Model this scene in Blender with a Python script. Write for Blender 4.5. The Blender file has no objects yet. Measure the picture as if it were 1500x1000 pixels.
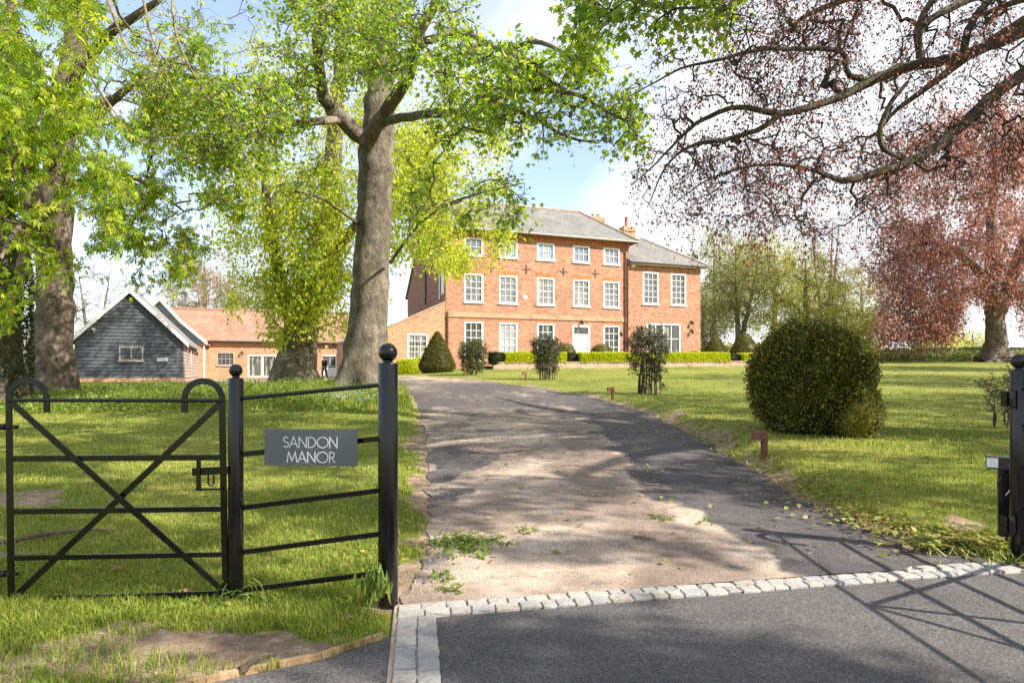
import bpy, math, random
import numpy as np
from mathutils import Vector, Matrix
rng = np.random.default_rng(7)
random.seed(7)
scene = bpy.context.scene
COL = scene.collection
R = math.radians
F = 1000.0; CX = 750.0; HY = 545.0; CH = 1.35     # focal length (px of a 1500 px frame), centre, horizon, eye height

def W(px, py, D):
    return np.array([(px - CX) / F * D, D, CH + (HY - py) / F * D])

# ------------------------------------------------------------------ noise, terrain
def ss(a, b, x):
    t = np.clip((np.asarray(x, float) - a) / (b - a), 0, 1)
    return t * t * (3 - 2 * t)

def _h(i, j, s):
    n = (i * 374761393 + j * 668265263 + s * 974634777) & 0x7fffffff
    n = ((n ^ (n >> 13)) * 1274126177) & 0x7fffffff
    n = (n ^ (n >> 16)) & 0xffff
    return n / 65535.0

def vn(x, y, s=0):
    x = np.asarray(x, float); y = np.asarray(y, float)
    i = np.floor(x).astype(np.int64); j = np.floor(y).astype(np.int64)
    fx = x - i; fy = y - j
    fx = fx * fx * (3 - 2 * fx); fy = fy * fy * (3 - 2 * fy)
    return (_h(i, j, s) * (1 - fx) * (1 - fy) + _h(i + 1, j, s) * fx * (1 - fy)
            + _h(i, j + 1, s) * (1 - fx) * fy + _h(i + 1, j + 1, s) * fx * fy)

def fbm(x, y, s=0, o=4):
    a = 0; w = .5; t = 0
    for k in range(o):
        a = a + w * vn(np.asarray(x) * 2 ** k, np.asarray(y) * 2 ** k, s + k); t += w; w *= .5
    return a / t

def base_h(x, y):
    x = np.asarray(x, float); y = np.asarray(y, float)
    k = ss(-14, -1, x)
    t = np.maximum(y - 4.2, 0); t = t * t / (t + .8)
    z = .0225 * np.minimum(t, 35) * (1 - k) + .041 * np.minimum(t, 58) * k
    z = z + .14 * ss(8, 17, y) * (1 - ss(30, 40, y)) * (1 - ss(-6, -2.8, x))
    return z

LP = np.array([(-.63, 3.9), (-.62, 5), (-.75, 6.2), (-1.0, 8), (-1.45, 11.4), (-2.2, 16.2), (-3.2, 21.5), (-4.6, 26.5), (-7.5, 31), (-13, 34.5), (-19, 39), (-22.5, 47), (-25, 57)])
RP = np.array([(3.5, 4.75), (3.12, 5.4), (2.9, 6.3), (3.0, 8.8), (3.08, 12.3), (2.75, 18), (1.3, 23), (-1.3, 29), (-4.2, 33.5), (-7, 39), (-9, 46), (-11, 54), (-12.5, 62)])
def catmull(P, n):
    P = np.asarray(P, float)
    Q = np.vstack([2 * P[0] - P[1], P, 2 * P[-1] - P[-2]])
    out = []
    m = len(P) - 1
    for u in np.linspace(0, m, n):
        i = min(int(u), m - 1); t = u - i
        a, b, c, d = Q[i], Q[i + 1], Q[i + 2], Q[i + 3]
        out.append(.5 * (2 * b + (c - a) * t + (2 * a - 5 * b + 4 * c - d) * t * t + (3 * b - a - 3 * c + d) * t ** 3))
    return np.array(out)
LE = catmull(LP, 150); RE = catmull(RP, 150)
DRIVE = np.vstack([LE, RE[::-1]])

def seg_dist(x, y, poly, closed=True):
    P = np.stack([x, y], -1).reshape(-1, 2)
    d = np.full(len(P), 1e9)
    n = len(poly)
    for i in range(n if closed else n - 1):
        a = poly[i]; b = poly[(i + 1) % n]
        ab = b - a; L = (ab * ab).sum() + 1e-12
        t = np.clip(((P - a) @ ab) / L, 0, 1)
        d = np.minimum(d, ((P - a - t[:, None] * ab) ** 2).sum(1))
    return np.sqrt(d).reshape(np.shape(x))

def inside(x, y, poly):
    x = np.asarray(x, float); y = np.asarray(y, float)
    c = np.zeros(x.shape, bool); n = len(poly)
    for i in range(n):
        x0, y0 = poly[i]; x1, y1 = poly[(i + 1) % n]
        if y0 == y1: continue
        m = ((y0 > y) != (y1 > y)) & (x < (x1 - x0) * (y - y0) / (y1 - y0) + x0)
        c ^= m
    return c

_gx = np.arange(-36, 11, .12); _gy = np.arange(2, 66, .12)
_DC = np.vstack([LE[::2], RE[::-2]])
_a, _b = np.meshgrid(_gx, _gy)
_SD = seg_dist(_a, _b, _DC); _SD = np.where(inside(_a, _b, _DC), -_SD, _SD)
def sdrive(x, y):           # signed distance to the drive (looked up on a grid), negative inside
    x = np.asarray(x, float); y = np.asarray(y, float)
    u = (np.clip(x, -35.9, 10.8) + 36) / .12; v = (np.clip(y, 2.05, 65.7) - 2) / .12
    i = np.clip(u.astype(int), 0, len(_gx) - 2); j = np.clip(v.astype(int), 0, len(_gy) - 2); fu = u - i; fv = v - j
    d = (_SD[j, i] * (1 - fu) + _SD[j, i + 1] * fu) * (1 - fv) + (_SD[j + 1, i] * (1 - fu) + _SD[j + 1, i + 1] * fu) * fv
    return d + np.hypot(np.maximum(np.abs(x + 12.5) - 23.4, 0), np.maximum(np.abs(y - 34) - 31.8, 0))

# sett edging : corner C, front line direction A, side line direction B
C0 = np.array([-.653, 3.91]); A = np.array([.976, .218]); Bd = np.array([.135, -.991])
FORE = np.array([C0 + A * .1 + Bd * .1, C0 + A * 4.25 + Bd * .1, (5.2, 4.45), (14, 4.8), (14, -8), C0 + Bd * 12 + A * .1])
STRIP = np.array([C0 + Bd * .42 + A * .01, C0 + Bd * 12, (-4.5, -8), (-2.6, 1.2), (-1.95, 2.5), (-1.276, 2.967), (-.89, 3.19)])    # tarmac left of the setts
def sfore(x, y):
    d = seg_dist(x, y, FORE); return np.where(inside(x, y, FORE), -d, d)

def soil(x, y):
    x = np.asarray(x, float); y = np.asarray(y, float)
    n = fbm(x * 1.7, y * 1.7, 11) ; n2 = fbm(x * .6, y * .45, 23)
    a = np.exp(-(((x + 1.55) / 1.0) ** 2 + ((y - 3.2) / .42) ** 2)) * 1.25
    a = np.maximum(a, np.exp(-(((x + 2.6) / .9) ** 2 + ((y - 2.95) / .35) ** 2)) * 1.2)
    a = np.maximum(a, np.exp(-(((x + 5.2) / 1.2) ** 2 + ((y - 6.6) / .6) ** 2)) * .62)
    a = np.maximum(a, np.exp(-(((x + 3.7) / .6) ** 2 + ((y - 4.9) / .3) ** 2)) * .65)
    a = np.maximum(a, np.exp(-(((x - 3.75) / .5) ** 2 + ((y - 5.6) / .5) ** 2)) * .7)
    a = np.maximum(a, np.exp(-(((x - 4.3) / .7) ** 2 + ((y - 7.6) / .35) ** 2)) * .45)
    a = np.maximum(a, np.exp(-(((x + 2.0) / .9) ** 2 + ((y - 7.6) / .5) ** 2)) * .55)
    a = np.maximum(a, np.exp(-(((x - 5.0) / 1.3) ** 2 + ((y - 10.2) / .6) ** 2)) * .6)
    sd = sdrive(x, y)
    e = np.exp(-np.maximum(sd, 0) / (.14 + .25 * ss(0, 1, n2) + (x > 0) * (.05 + .2 * ss(.4, .7, n2))))
    a = np.maximum(a, e * .9)
    n3 = fbm(x * 5.5, y * 5.5, 37)
    return np.clip(ss(.44, .66, a * .95 + (n - .5) * 1.1 + (n3 - .5) * .8), 0, 1)

def ground_h(x, y):
    sd = sdrive(x, y); sf = sfore(x, y)
    e = np.minimum(sd, sf)
    z = base_h(x, y)
    up = (.05 + .11 * (np.asarray(x) > 0) * ss(5.2, 7.5, y) * (1 - ss(15, 22, y))) * ss(0, .5, sd) * ss(0, .6, sf) * ss(4.6, 6, y)
    und = (fbm(np.asarray(x) * .9, np.asarray(y) * .9, 5, 3) - .5) * .05 * ss(.1, .8, e)
    return z + up + und - .012 * (e < 0)

# ------------------------------------------------------------------ mesh helpers
def fast_mesh(name, V, faces):
    """V (n,3); faces: list of int arrays (m,k)"""
    me = bpy.data.meshes.new(name)
    V = np.ascontiguousarray(V, np.float32)
    me.vertices.add(len(V)); me.vertices.foreach_set('co', V.ravel())
    faces = [np.asarray(f, np.int32) for f in faces if len(f)]
    tot = sum(f.size for f in faces); nf = sum(len(f) for f in faces)
    me.loops.add(tot); me.polygons.add(nf)
    me.loops.foreach_set('vertex_index', np.concatenate([f.ravel() for f in faces]))
    cnt = np.concatenate([np.full(len(f), f.shape[1], np.int32) for f in faces])
    st = np.concatenate([[0], np.cumsum(cnt)[:-1]]).astype(np.int32)
    me.polygons.foreach_set('loop_start', st)
    try: me.polygons.foreach_set('loop_total', cnt)
    except Exception: pass
    me.update(calc_edges=True)
    return me

def link(name, me, mat=None, parent=None, smooth=False, loc=None):
    o = bpy.data.objects.new(name, me); COL.objects.link(o)
    if mat is not None: me.materials.append(mat)
    if smooth: me.polygons.foreach_set('use_smooth', np.ones(len(me.polygons), bool))
    if parent is not None: o.parent = parent
    if loc is not None: o.location = loc
    return o

def tag(o, label=None, cat=None, group=None, kind=None):
    if label: o['label'] = label
    if cat: o['category'] = cat
    if group: o['group'] = group
    if kind: o['kind'] = kind
    return o

def empty(name, loc, rz, label, cat, group=None):
    o = bpy.data.objects.new(name, None); COL.objects.link(o)
    o.location = loc; o.rotation_euler = (0, 0, rz)
    return tag(o, label, cat, group)

class MB:
    def __init__(s): s.V = []; s.F = []
    def add(s, v, f):
        b = len(s.V); s.V += [tuple(map(float, p)) for p in v]; s.F += [tuple(i + b for i in q) for q in f]; return s
    def box(s, x0, x1, y0, y1, z0, z1):
        v = [(x0, y0, z0), (x1, y0, z0), (x1, y1, z0), (x0, y1, z0), (x0, y0, z1), (x1, y0, z1), (x1, y1, z1), (x0, y1, z1)]
        return s.add(v, [(0, 3, 2, 1), (4, 5, 6, 7), (0, 1, 5, 4), (1, 2, 6, 5), (2, 3, 7, 6), (3, 0, 4, 7)])
    def beam(s, p0, p1, w, h, side=None):
        p0 = np.array(p0, float); p1 = np.array(p1, float); d = p1 - p0; d /= np.linalg.norm(d)
        sd = np.array(side if side is not None else (0, 1, 0), float)
        sd = sd - d * (sd @ d); sd /= np.linalg.norm(sd); up = np.cross(d, sd)
        c = []
        for p in (p0, p1):
            for a, b in ((-1, -1), (1, -1), (1, 1), (-1, 1)): c.append(p + sd * a * w / 2 + up * b * h / 2)
        return s.add(c, [(0, 3, 2, 1), (4, 5, 6, 7), (0, 1, 5, 4), (1, 2, 6, 5), (2, 3, 7, 6), (3, 0, 4, 7)])
    def ribbon(s, pts, w, h, side):
        """rectangular section swept along a polyline lying in a plane whose normal is side (w along side, h in plane)"""
        pts = [np.array(p, float) for p in pts]; sd = np.array(side, float); n = len(pts); c = []
        for i, p in enumerate(pts):
            t = pts[min(i + 1, n - 1)] - pts[max(i - 1, 0)]; t /= np.linalg.norm(t); up = np.cross(t, sd)
            for a, b in ((-1, -1), (1, -1), (1, 1), (-1, 1)): c.append(p + sd * a * w / 2 + up * b * h / 2)
        f = [(0, 3, 2, 1), tuple(4 * (n - 1) + k for k in range(4))]
        for i in range(n - 1):
            for k in range(4):
                f.append((4 * i + k, 4 * i + (k + 1) % 4, 4 * i + 4 + (k + 1) % 4, 4 * i + 4 + k))
        return s.add(c, f)
    def tube(s, pts, r, n=10):
        pts = [np.array(p, float) for p in pts]; m = len(pts)
        rr = [r] * m if np.isscalar(r) else list(r); c = []
        ref = np.array([0, 0, 1.]) if abs((pts[-1] - pts[0])[2]) < .8 * np.linalg.norm(pts[-1] - pts[0]) else np.array([1., 0, 0])
        for i, p in enumerate(pts):
            t = pts[min(i + 1, m - 1)] - pts[max(i - 1, 0)]; t /= np.linalg.norm(t) + 1e-9
            a = np.cross(t, ref); a /= np.linalg.norm(a) + 1e-9; b = np.cross(t, a)
            for k in range(n):
                q = 2 * math.pi * k / n; c.append(p + rr[i] * (a * math.cos(q) + b * math.sin(q)))
        f = [tuple(range(n - 1, -1, -1)), tuple((m - 1) * n + k for k in range(n))]
        for i in range(m - 1):
            for k in range(n): f.append((i * n + k, i * n + (k + 1) % n, (i + 1) * n + (k + 1) % n, (i + 1) * n + k))
        return s.add(c, f)
    def lathe(s, prof, c=(0, 0, 0), n=24):
        v = []; m = len(prof)
        for r, z in prof:
            for k in range(n):
                q = 2 * math.pi * k / n; v.append((c[0] + r * math.cos(q), c[1] + r * math.sin(q), c[2] + z))
        f = [tuple(range(n - 1, -1, -1)), tuple((m - 1) * n + k for k in range(n))]
        for i in range(m - 1):
            for k in range(n): f.append((i * n + k, i * n + (k + 1) % n, (i + 1) * n + (k + 1) % n, (i + 1) * n + k))
        return s.add(v, f)
    def slab(s, poly, d):
        """polygon (3d) extruded by vector d"""
        p = [np.array(q, float) for q in poly]; n = len(p); d = np.array(d, float)
        v = p + [q + d for q in p]
        f = [tuple(range(n)), tuple(range(2 * n - 1, n - 1, -1))]
        for i in range(n): f.append((i, i + n, (i + 1) % n + n, (i + 1) % n))
        return s.add(v, f)
    def build(s, name, mat, parent=None, smooth=False, bevel=0, fix=True):
        me = bpy.data.meshes.new(name); me.from_pydata(s.V, [], s.F)
        if fix:
            import bmesh
            b = bmesh.new(); b.from_mesh(me); bmesh.ops.recalc_face_normals(b, faces=b.faces); b.to_mesh(me); b.free()
        me.update()
        o = link(name, me, mat, parent, False)
        if smooth: me.shade_smooth()
        if smooth == 'auto':
            try: me.set_sharp_from_angle(angle=R(38))
            except Exception: pass
        if bevel:
            m = o.modifiers.new('bevel', 'BEVEL'); m.width = bevel; m.segments = 2; m.limit_method = 'ANGLE'
        return o

def unit(v):
    v = np.asarray(v, float); return v / (np.linalg.norm(v, axis=-1, keepdims=True) + 1e-12)

# ------------------------------------------------------------------ materials
def newmat(name):
    m = bpy.data.materials.new(name); m.use_nodes = True
    nt = m.node_tree; p = nt.nodes['Principled BSDF']
    return m, nt, p
class NT:
    def __init__(s, nt): s.t = nt
    def n(s, typ, **kw):
        x = s.t.nodes.new('ShaderNode' + typ)
        for k, v in kw.items():
            if k.startswith('i_'):
                x.inputs[k[2:].replace('_', ' ')].default_value = v
            else: setattr(x, k, v)
        return x
    def l(s, a, b): s.t.links.new(a, b)
    def coord(s, scale=(1, 1, 1), rot=(0, 0, 0), kind='Object'):
        c = s.n('TexCoord'); m = s.n('Mapping'); s.l(c.outputs[kind], m.inputs['Vector'])
        m.inputs['Scale'].default_value = scale; m.inputs['Rotation'].default_value = rot
        return m.outputs['Vector']
    def noise(s, vec, scale, detail=4, rough=.55, dist=0):
        x = s.n('TexNoise'); x.inputs['Scale'].default_value = scale; x.inputs['Detail'].default_value = detail
        x.inputs['Roughness'].default_value = rough; x.inputs['Distortion'].default_value = dist
        if vec is not None: s.l(vec, x.inputs['Vector'])
        return x.outputs['Fac']
    def ramp(s, fac, stops, interp='LINEAR'):
        x = s.n('ValToRGB'); e = x.color_ramp.elements; x.color_ramp.interpolation = interp
        while len(e) < len(stops): e.new(.5)
        for el, (p, c) in zip(e, stops):
            el.position = p; el.color = (c, c, c, 1) if np.isscalar(c) else (*c, 1)
        s.l(fac, x.inputs['Fac']); return x.outputs['Color']
    def mix(s, fac, a, b, mode='MIX'):
        x = s.n('Mix', data_type='RGBA', blend_type=mode)
        for v, i in ((fac, 0), (a, 6), (b, 7)):
            if isinstance(v, (int, float)): x.inputs[i].default_value = v
            elif isinstance(v, tuple): x.inputs[i].default_value = (*v, 1)
            else: s.l(v, x.inputs[i])
        return x.outputs[2]
    def math(s, op, a, b=None):
        x = s.n('Math', operation=op)
        for i, v in enumerate((a, b)):
            if v is None: continue
            if isinstance(v, (int, float)): x.inputs[i].default_value = v
            else: s.l(v, x.inputs[i])
        return x.outputs[0]
    def bump(s, h, p, strength=.4, dist=.02):
        b = s.n('Bump'); b.inputs['Strength'].default_value = strength; b.inputs['Distance'].default_value = dist
        s.l(h, b.inputs['Height']); s.l(b.outputs['Normal'], p.inputs['Normal'])

def flat(name, col, rough=.6, var=.12, scale=6, metal=0, bump=0, spec=.4):
    m, nt, p = newmat(name); N = NT(nt)
    v = N.coord()
    f = N.noise(v, scale, 5)
    c = N.ramp(f, [(.3, tuple(k * (1 - var) for k in col)), (.7, tuple(min(1, k * (1 + var)) for k in col))])
    N.l(c, p.inputs['Base Color'])
    r = N.ramp(N.noise(v, scale * 3, 3), [(.3, max(0, rough - .1)), (.7, min(1, rough + .1))])
    N.l(r, p.inputs['Roughness'])
    p.inputs['Metallic'].default_value = metal; p.inputs['Specular IOR Level'].default_value = spec
    if bump: N.bump(N.noise(v, scale * 8, 4), p, bump, .01)
    return m

def leafmat(name, cols, trans=.4, rough=.5, tcol=None, scale=None):
    """cols: colours spread over the single leaves"""
    m, nt, p = newmat(name); N = NT(nt)
    g = N.n('NewGeometry')
    fac = g.outputs['Random Per Island']
    c = N.ramp(fac, [(i / max(1, len(cols) - 1), k) for i, k in enumerate(cols)])
    N.l(c, p.inputs['Base Color']); p.inputs['Roughness'].default_value = rough; p.inputs['Specular IOR Level'].default_value = .35
    t = N.n('BsdfTranslucent')
    tc = N.mix(1.0, c, tcol or (1.35, 1.3, .8), 'MULTIPLY')
    N.l(tc, t.inputs['Color'])
    mx = N.n('MixShader'); mx.inputs[0].default_value = trans
    N.l(p.outputs[0], mx.inputs[1]); N.l(t.outputs[0], mx.inputs[2])
    out = [n for n in nt.nodes if n.type == 'OUTPUT_MATERIAL'][0]
    N.l(mx.outputs[0], out.inputs['Surface'])
    return m

def brickmat(name, c1, c2, mortar=(.45, .38, .3), blotch=(.30, .17, .11), bw=.225, bh=.075, varscale=1.0, horiz='xy'):
    m, nt, p = newmat(name); N = NT(nt)
    tc = N.n('TexCoord'); sx = N.n('SeparateXYZ'); N.l(tc.outputs['Object'], sx.inputs[0])
    u = N.math('ADD', sx.outputs['X'], sx.outputs['Y'])
    cb = N.n('CombineXYZ'); N.l(u, cb.inputs[0]); N.l(sx.outputs['Z'], cb.inputs[1])
    b = N.n('TexBrick'); N.l(cb.outputs[0], b.inputs['Vector'])
    b.inputs['Scale'].default_value = 1; b.inputs['Brick Width'].default_value = bw; b.inputs['Row Height'].default_value = bh
    b.inputs['Mortar Size'].default_value = .007; b.inputs['Bias'].default_value = -.1
    b.inputs['Color1'].default_value = (*c1, 1); b.inputs['Color2'].default_value = (*c2, 1); b.inputs['Mortar'].default_value = (*mortar, 1)
    # a second, larger cell so single bricks stand out from far off
    v = N.n('TexVoronoi'); v.inputs['Scale'].default_value = 5.0
    mp = N.n('Mapping'); mp.inputs['Scale'].default_value = (.8, 2.6, 1); N.l(cb.outputs[0], mp.inputs[0]); N.l(mp.outputs[0], v.inputs['Vector'])
    hv = N.n('SeparateColor'); N.l(v.outputs['Color'], hv.inputs[0])
    vf = N.ramp(hv.outputs[0], [(.0, .5), (.5, 1.0), (1, 1.4)])
    c = N.mix(.62, b.outputs['Color'], vf, 'MULTIPLY')
    n1 = N.noise(tc.outputs['Object'], .55 * varscale, 6, .65)
    f1 = N.ramp(n1, [(.40, 0.0), (.66, .75)])
    c = N.mix(f1, c, blotch)
    n2 = N.noise(tc.outputs['Object'], 7, 3)
    c = N.mix(.5, c, N.ramp(n2, [(.3, .75), (.7, 1.22)]), 'MULTIPLY')
    N.l(c, p.inputs['Base Color']); p.inputs['Roughness'].default_value = .9; p.inputs['Specular IOR Level'].default_value = .2
    N.bump(b.outputs['Fac'], p, -.3, .01)
    return m

def tilemat(name, c1, c2, lichen, rowh=.16, bw=.22, amount=.5):
    m, nt, p = newmat(name); N = NT(nt)
    tc = N.n('TexCoord'); sx = N.n('SeparateXYZ'); N.l(tc.outputs['Object'], sx.inputs[0])
    cb = N.n('CombineXYZ'); N.l(N.math('ADD', sx.outputs['X'], N.math('MULTIPLY', sx.outputs['Y'], .02)), cb.inputs[0]); N.l(sx.outputs['Z'], cb.inputs[1])
    b = N.n('TexBrick'); N.l(cb.outputs[0], b.inputs['Vector']); b.inputs['Scale'].default_value = 1
    b.inputs['Brick Width'].default_value = bw; b.inputs['Row Height'].default_value = rowh; b.inputs['Mortar Size'].default_value = .012
    b.inputs['Color1'].default_value = (*c1, 1); b.inputs['Color2'].default_value = (*c2, 1); b.inputs['Mortar'].default_value = (*[k * .45 for k in c1], 1)
    c = N.mix(N.ramp(N.noise(tc.outputs['Object'], .9, 7, .7), [(.42, 0), (.7, amount)]), b.outputs['Color'], lichen)
    c = N.mix(.7, c, N.ramp(N.noise(tc.outputs['Object'], 5, 5, .7), [(.3, .62), (.7, 1.3)]), 'MULTIPLY')
    N.l(c, p.inputs['Base Color']); p.inputs['Roughness'].default_value = .8
    N.bump(b.outputs['Fac'], p, -.5, .02)
    return m

def barkmat(name, dark, light, scale=6, moss=None, mossamt=.4):
    m, nt, p = newmat(name); N = NT(nt)
    v = N.coord((1, 1, .5)); v2 = N.coord()
    f = N.noise(v, scale, 8, .7, .4)
    c = N.ramp(f, [(.3, dark), (.55, tuple((a + b) / 2 for a, b in zip(dark, light))), (.72, light)])
    c = N.mix(.75, c, N.ramp(N.noise(v2, 1.6, 7, .7), [(.34, .38), (.5, 1.0), (.62, 1.75)]), 'MULTIPLY')
    if moss: c = N.mix(N.ramp(N.noise(v2, 2.2, 6, .7), [(.45, 0), (.65, mossamt)]), c, moss)
    N.l(c, p.inputs['Base Color']); p.inputs['Roughness'].default_value = .9; p.inputs['Specular IOR Level'].default_value = .2
    h = N.math('ADD', f, N.math('MULTIPLY', N.noise(v, scale * 4, 5, .7), .4))
    N.bump(h, p, 1.0, .12)
    return m

M = {}
M['brick'] = brickmat('orange_brick', (.53, .222, .122), (.34, .13, .075))
M['brick_pale'] = brickmat('pale_brick', (.50, .24, .13), (.40, .18, .10), blotch=(.5, .30, .18))
M['brick_dark'] = brickmat('shade_tone_brick', (.26, .10, .06), (.19, .08, .05))  # darker brick copy, the gable's shade is put into its colour
M['brick_red'] = brickmat('rubbed_brick', (.55, .17, .06), (.48, .15, .055), mortar=(.45, .2, .1), blotch=(.5, .2, .1))
M['band'] = brickmat('buff_band', (.42, .24, .13), (.36, .2, .11), blotch=(.45, .32, .2))
M['coping'] = brickmat('weathered_coping', (.42, .27, .18), (.34, .2, .13), blotch=(.48, .38, .3))
M['slate'] = tilemat('grey_slate', (.20, .195, .19), (.16, .155, .15), (.31, .275, .22), .14, .25, .5)
M['clay'] = tilemat('clay_tile', (.36, .19, .125), (.27, .14, .09), (.42, .30, .22), .12, .17, .55)
M['tin'] = tilemat('pale_metal_sheet', (.55, .58, .62), (.5, .54, .58), (.6, .62, .65), 3, .25, .3)
M['lead'] = flat('lead_cladding', (.22, .25, .27), .6, .15, 2)
M['white'] = flat('white_paint', (.82, .81, .78), .45, .04, 3)
M['cream'] = flat('cream_paint', (.72, .66, .56), .5, .05, 3)
M['greywood'] = flat('grey_paint', (.36, .33, .31), .6, .08, 4)
M['iron'] = flat('cast_iron', (.035, .033, .033), .55, .2, 6)
M['tie'] = flat('rusty_wall_tie', (.24, .12, .08), .8, .2, 5)
M['pipe'] = flat('painted_pipe', (.16, .07, .045), .5, .2, 5)
M['pot'] = flat('clay_pot', (.5, .10, .06), .7, .12, 4)

def glassmat(name, base, curtain=None):
    m, nt, p = newmat(name); N = NT(nt)
    v = N.coord()
    c = N.ramp(N.noise(v, 1.1, 3, .6), [(.35, base), (.65, tuple(min(1, k * 1.7) for k in base))])
    oi = N.n('ObjectInfo')
    c = N.mix(1.0, c, N.ramp(oi.outputs['Random'], [(0, .45), (.5, .95), (1, 1.5)]), 'MULTIPLY')
    g = N.noise(N.coord((2.2, 2.2, .25)), 2.2, 4, .6)              # pale curtains and blinds behind some of the glass
    c = N.mix(N.math('MULTIPLY', N.ramp(g, [(.54, 0), (.6, .7)]), N.ramp(oi.outputs['Random'], [(.35, 0), (.6, 1)])), c, (.42, .40, .35))
    N.l(c, p.inputs['Base Color']); p.inputs['Roughness'].default_value = .05; p.inputs['Specular IOR Level'].default_value = .9
    N.bump(N.noise(v, 2.5, 2), p, .12, .02)
    return m
M['glass'] = glassmat('window_glass', (.14, .145, .155))
M['glass_blue'] = glassmat('upper_window_glass', (.13, .16, .23))
M['glass_dark'] = glassmat('dark_window_glass', (.05, .052, .045))
M['glass_tan'] = glassmat('barn_window_glass', (.62, .56, .32))

def gloss_black():
    m, nt, p = newmat('black_gloss_paint'); N = NT(nt); v = N.coord()
    N.l(N.ramp(N.noise(v, 14, 6, .65), [(.35, (.004, .004, .005)), (.75, (.010, .009, .009))]), p.inputs['Base Color'])
    N.l(N.ramp(N.noise(v, 25, 4), [(.3, .13), (.7, .26)]), p.inputs['Roughness'])
    p.inputs['Specular IOR Level'].default_value = .5
    N.bump(N.noise(v, 30, 3), p, .05, .003)
    return m
M['black'] = gloss_black()
M['boards'] = None
def boardmat(name, a, b):
    m, nt, p = newmat(name); N = NT(nt)
    v = N.coord((.35, .35, 5)); f = N.noise(v, 5, 7, .7)
    c = N.ramp(f, [(.25, a), (.75, b)])
    c = N.mix(.5, c, N.ramp(N.noise(N.coord((1.2, 1.2, 3)), 2.0, 5, .7), [(.3, .6), (.72, 1.5)]), 'MULTIPLY')
    N.l(c, p.inputs['Base Color']); p.inputs['Roughness'].default_value = .7; p.inputs['Specular IOR Level'].default_value = .3
    N.bump(f, p, .3, .01); return m
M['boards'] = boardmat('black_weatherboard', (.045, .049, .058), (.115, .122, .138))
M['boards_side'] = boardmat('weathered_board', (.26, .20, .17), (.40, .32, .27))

M['maple_leaf'] = leafmat('maple_leaf', [(.09, .19, .02), (.17, .30, .03), (.28, .41, .045), (.43, .51, .07)], .6, tcol=(1.55, 1.42, .6))
M['chestnut_leaf'] = leafmat('chestnut_leaf', [(.11, .21, .018), (.21, .34, .025), (.35, .46, .035), (.50, .55, .07)], .64, tcol=(1.55, 1.42, .6))
M['lime_leaf'] = leafmat('lime_leaf', [(.28, .38, .03), (.40, .49, .04), (.52, .57, .06), (.60, .60, .12)], .6, tcol=(1.4, 1.35, .6))
M['copper_leaf'] = leafmat('copper_leaf', [(.11, .05, .055), (.17, .075, .078), (.25, .115, .10), (.36, .20, .13)], .5, tcol=(1.5, .9, .7))
M['copper_far'] = leafmat('copper_far_leaf', [(.26, .125, .11), (.37, .195, .165), (.47, .275, .22), (.54, .36, .25)], .5, tcol=(1.4, .9, .75))
M['far_green'] = leafmat('grove_leaf', [(.36, .42, .06), (.48, .52, .09), (.58, .58, .14), (.64, .60, .22)], .55)
M['far_dull'] = leafmat('dull_grove_leaf', [(.26, .29, .07), (.36, .38, .10), (.44, .42, .16)], .5)
M['far_tan'] = leafmat('tan_bud', [(.30, .20, .11), (.40, .28, .16), (.46, .34, .2)], .3)
M['box_leaf'] = leafmat('box_leaf', [(.03, .045, .010), (.06, .08, .014), (.12, .13, .02), (.38, .35, .06), (.07, .085, .016)], .3, .4)
M['yew_leaf'] = leafmat('yew_leaf', [(.09, .095, .025), (.14, .14, .035), (.21, .19, .05)], .3, .5)
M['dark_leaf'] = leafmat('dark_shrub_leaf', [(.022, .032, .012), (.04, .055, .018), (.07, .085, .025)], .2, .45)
M['shrub_leaf'] = leafmat('loose_shrub_leaf', [(.06, .08, .03), (.10, .12, .04), (.16, .16, .06)], .3, .5)
M['hedge_leaf'] = leafmat('golden_hedge_leaf', [(.30, .38, .012), (.48, .54, .014), (.66, .66, .02)], .45, .5)
M['back_hedge'] = leafmat('field_hedge_leaf', [(.05, .075, .02), (.09, .12, .03), (.14, .17, .05)], .3)
M['ivy_leaf'] = leafmat('ivy_leaf', [(.03, .055, .018), (.05, .08, .025), (.09, .12, .04)], .2, .35)
M['cut_leaf'] = leafmat('cut_leaf', [(.10, .19, .03), (.17, .26, .04), (.30, .33, .07)], .35)
M['bark_grey'] = barkmat('grey_bark', (.075, .062, .048), (.28, .23, .18), 5, (.24, .22, .13), .35)
M['bark_brown'] = barkmat('brown_bark', (.09, .07, .055), (.30, .235, .18), 6)
M['bark_dark'] = barkmat('beech_bark', (.06, .052, .042), (.19, .165, .13), 9, (.15, .14, .035), .75)
M['bark_far'] = barkmat('far_bark', (.12, .10, .085), (.30, .26, .21), 4)
M['bark_pale'] = barkmat('pale_twig_bark', (.22, .17, .11), (.42, .34, .24), 6)
SKYX, SKYY, EXPO = 3.1, 0.4, 1.3
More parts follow.
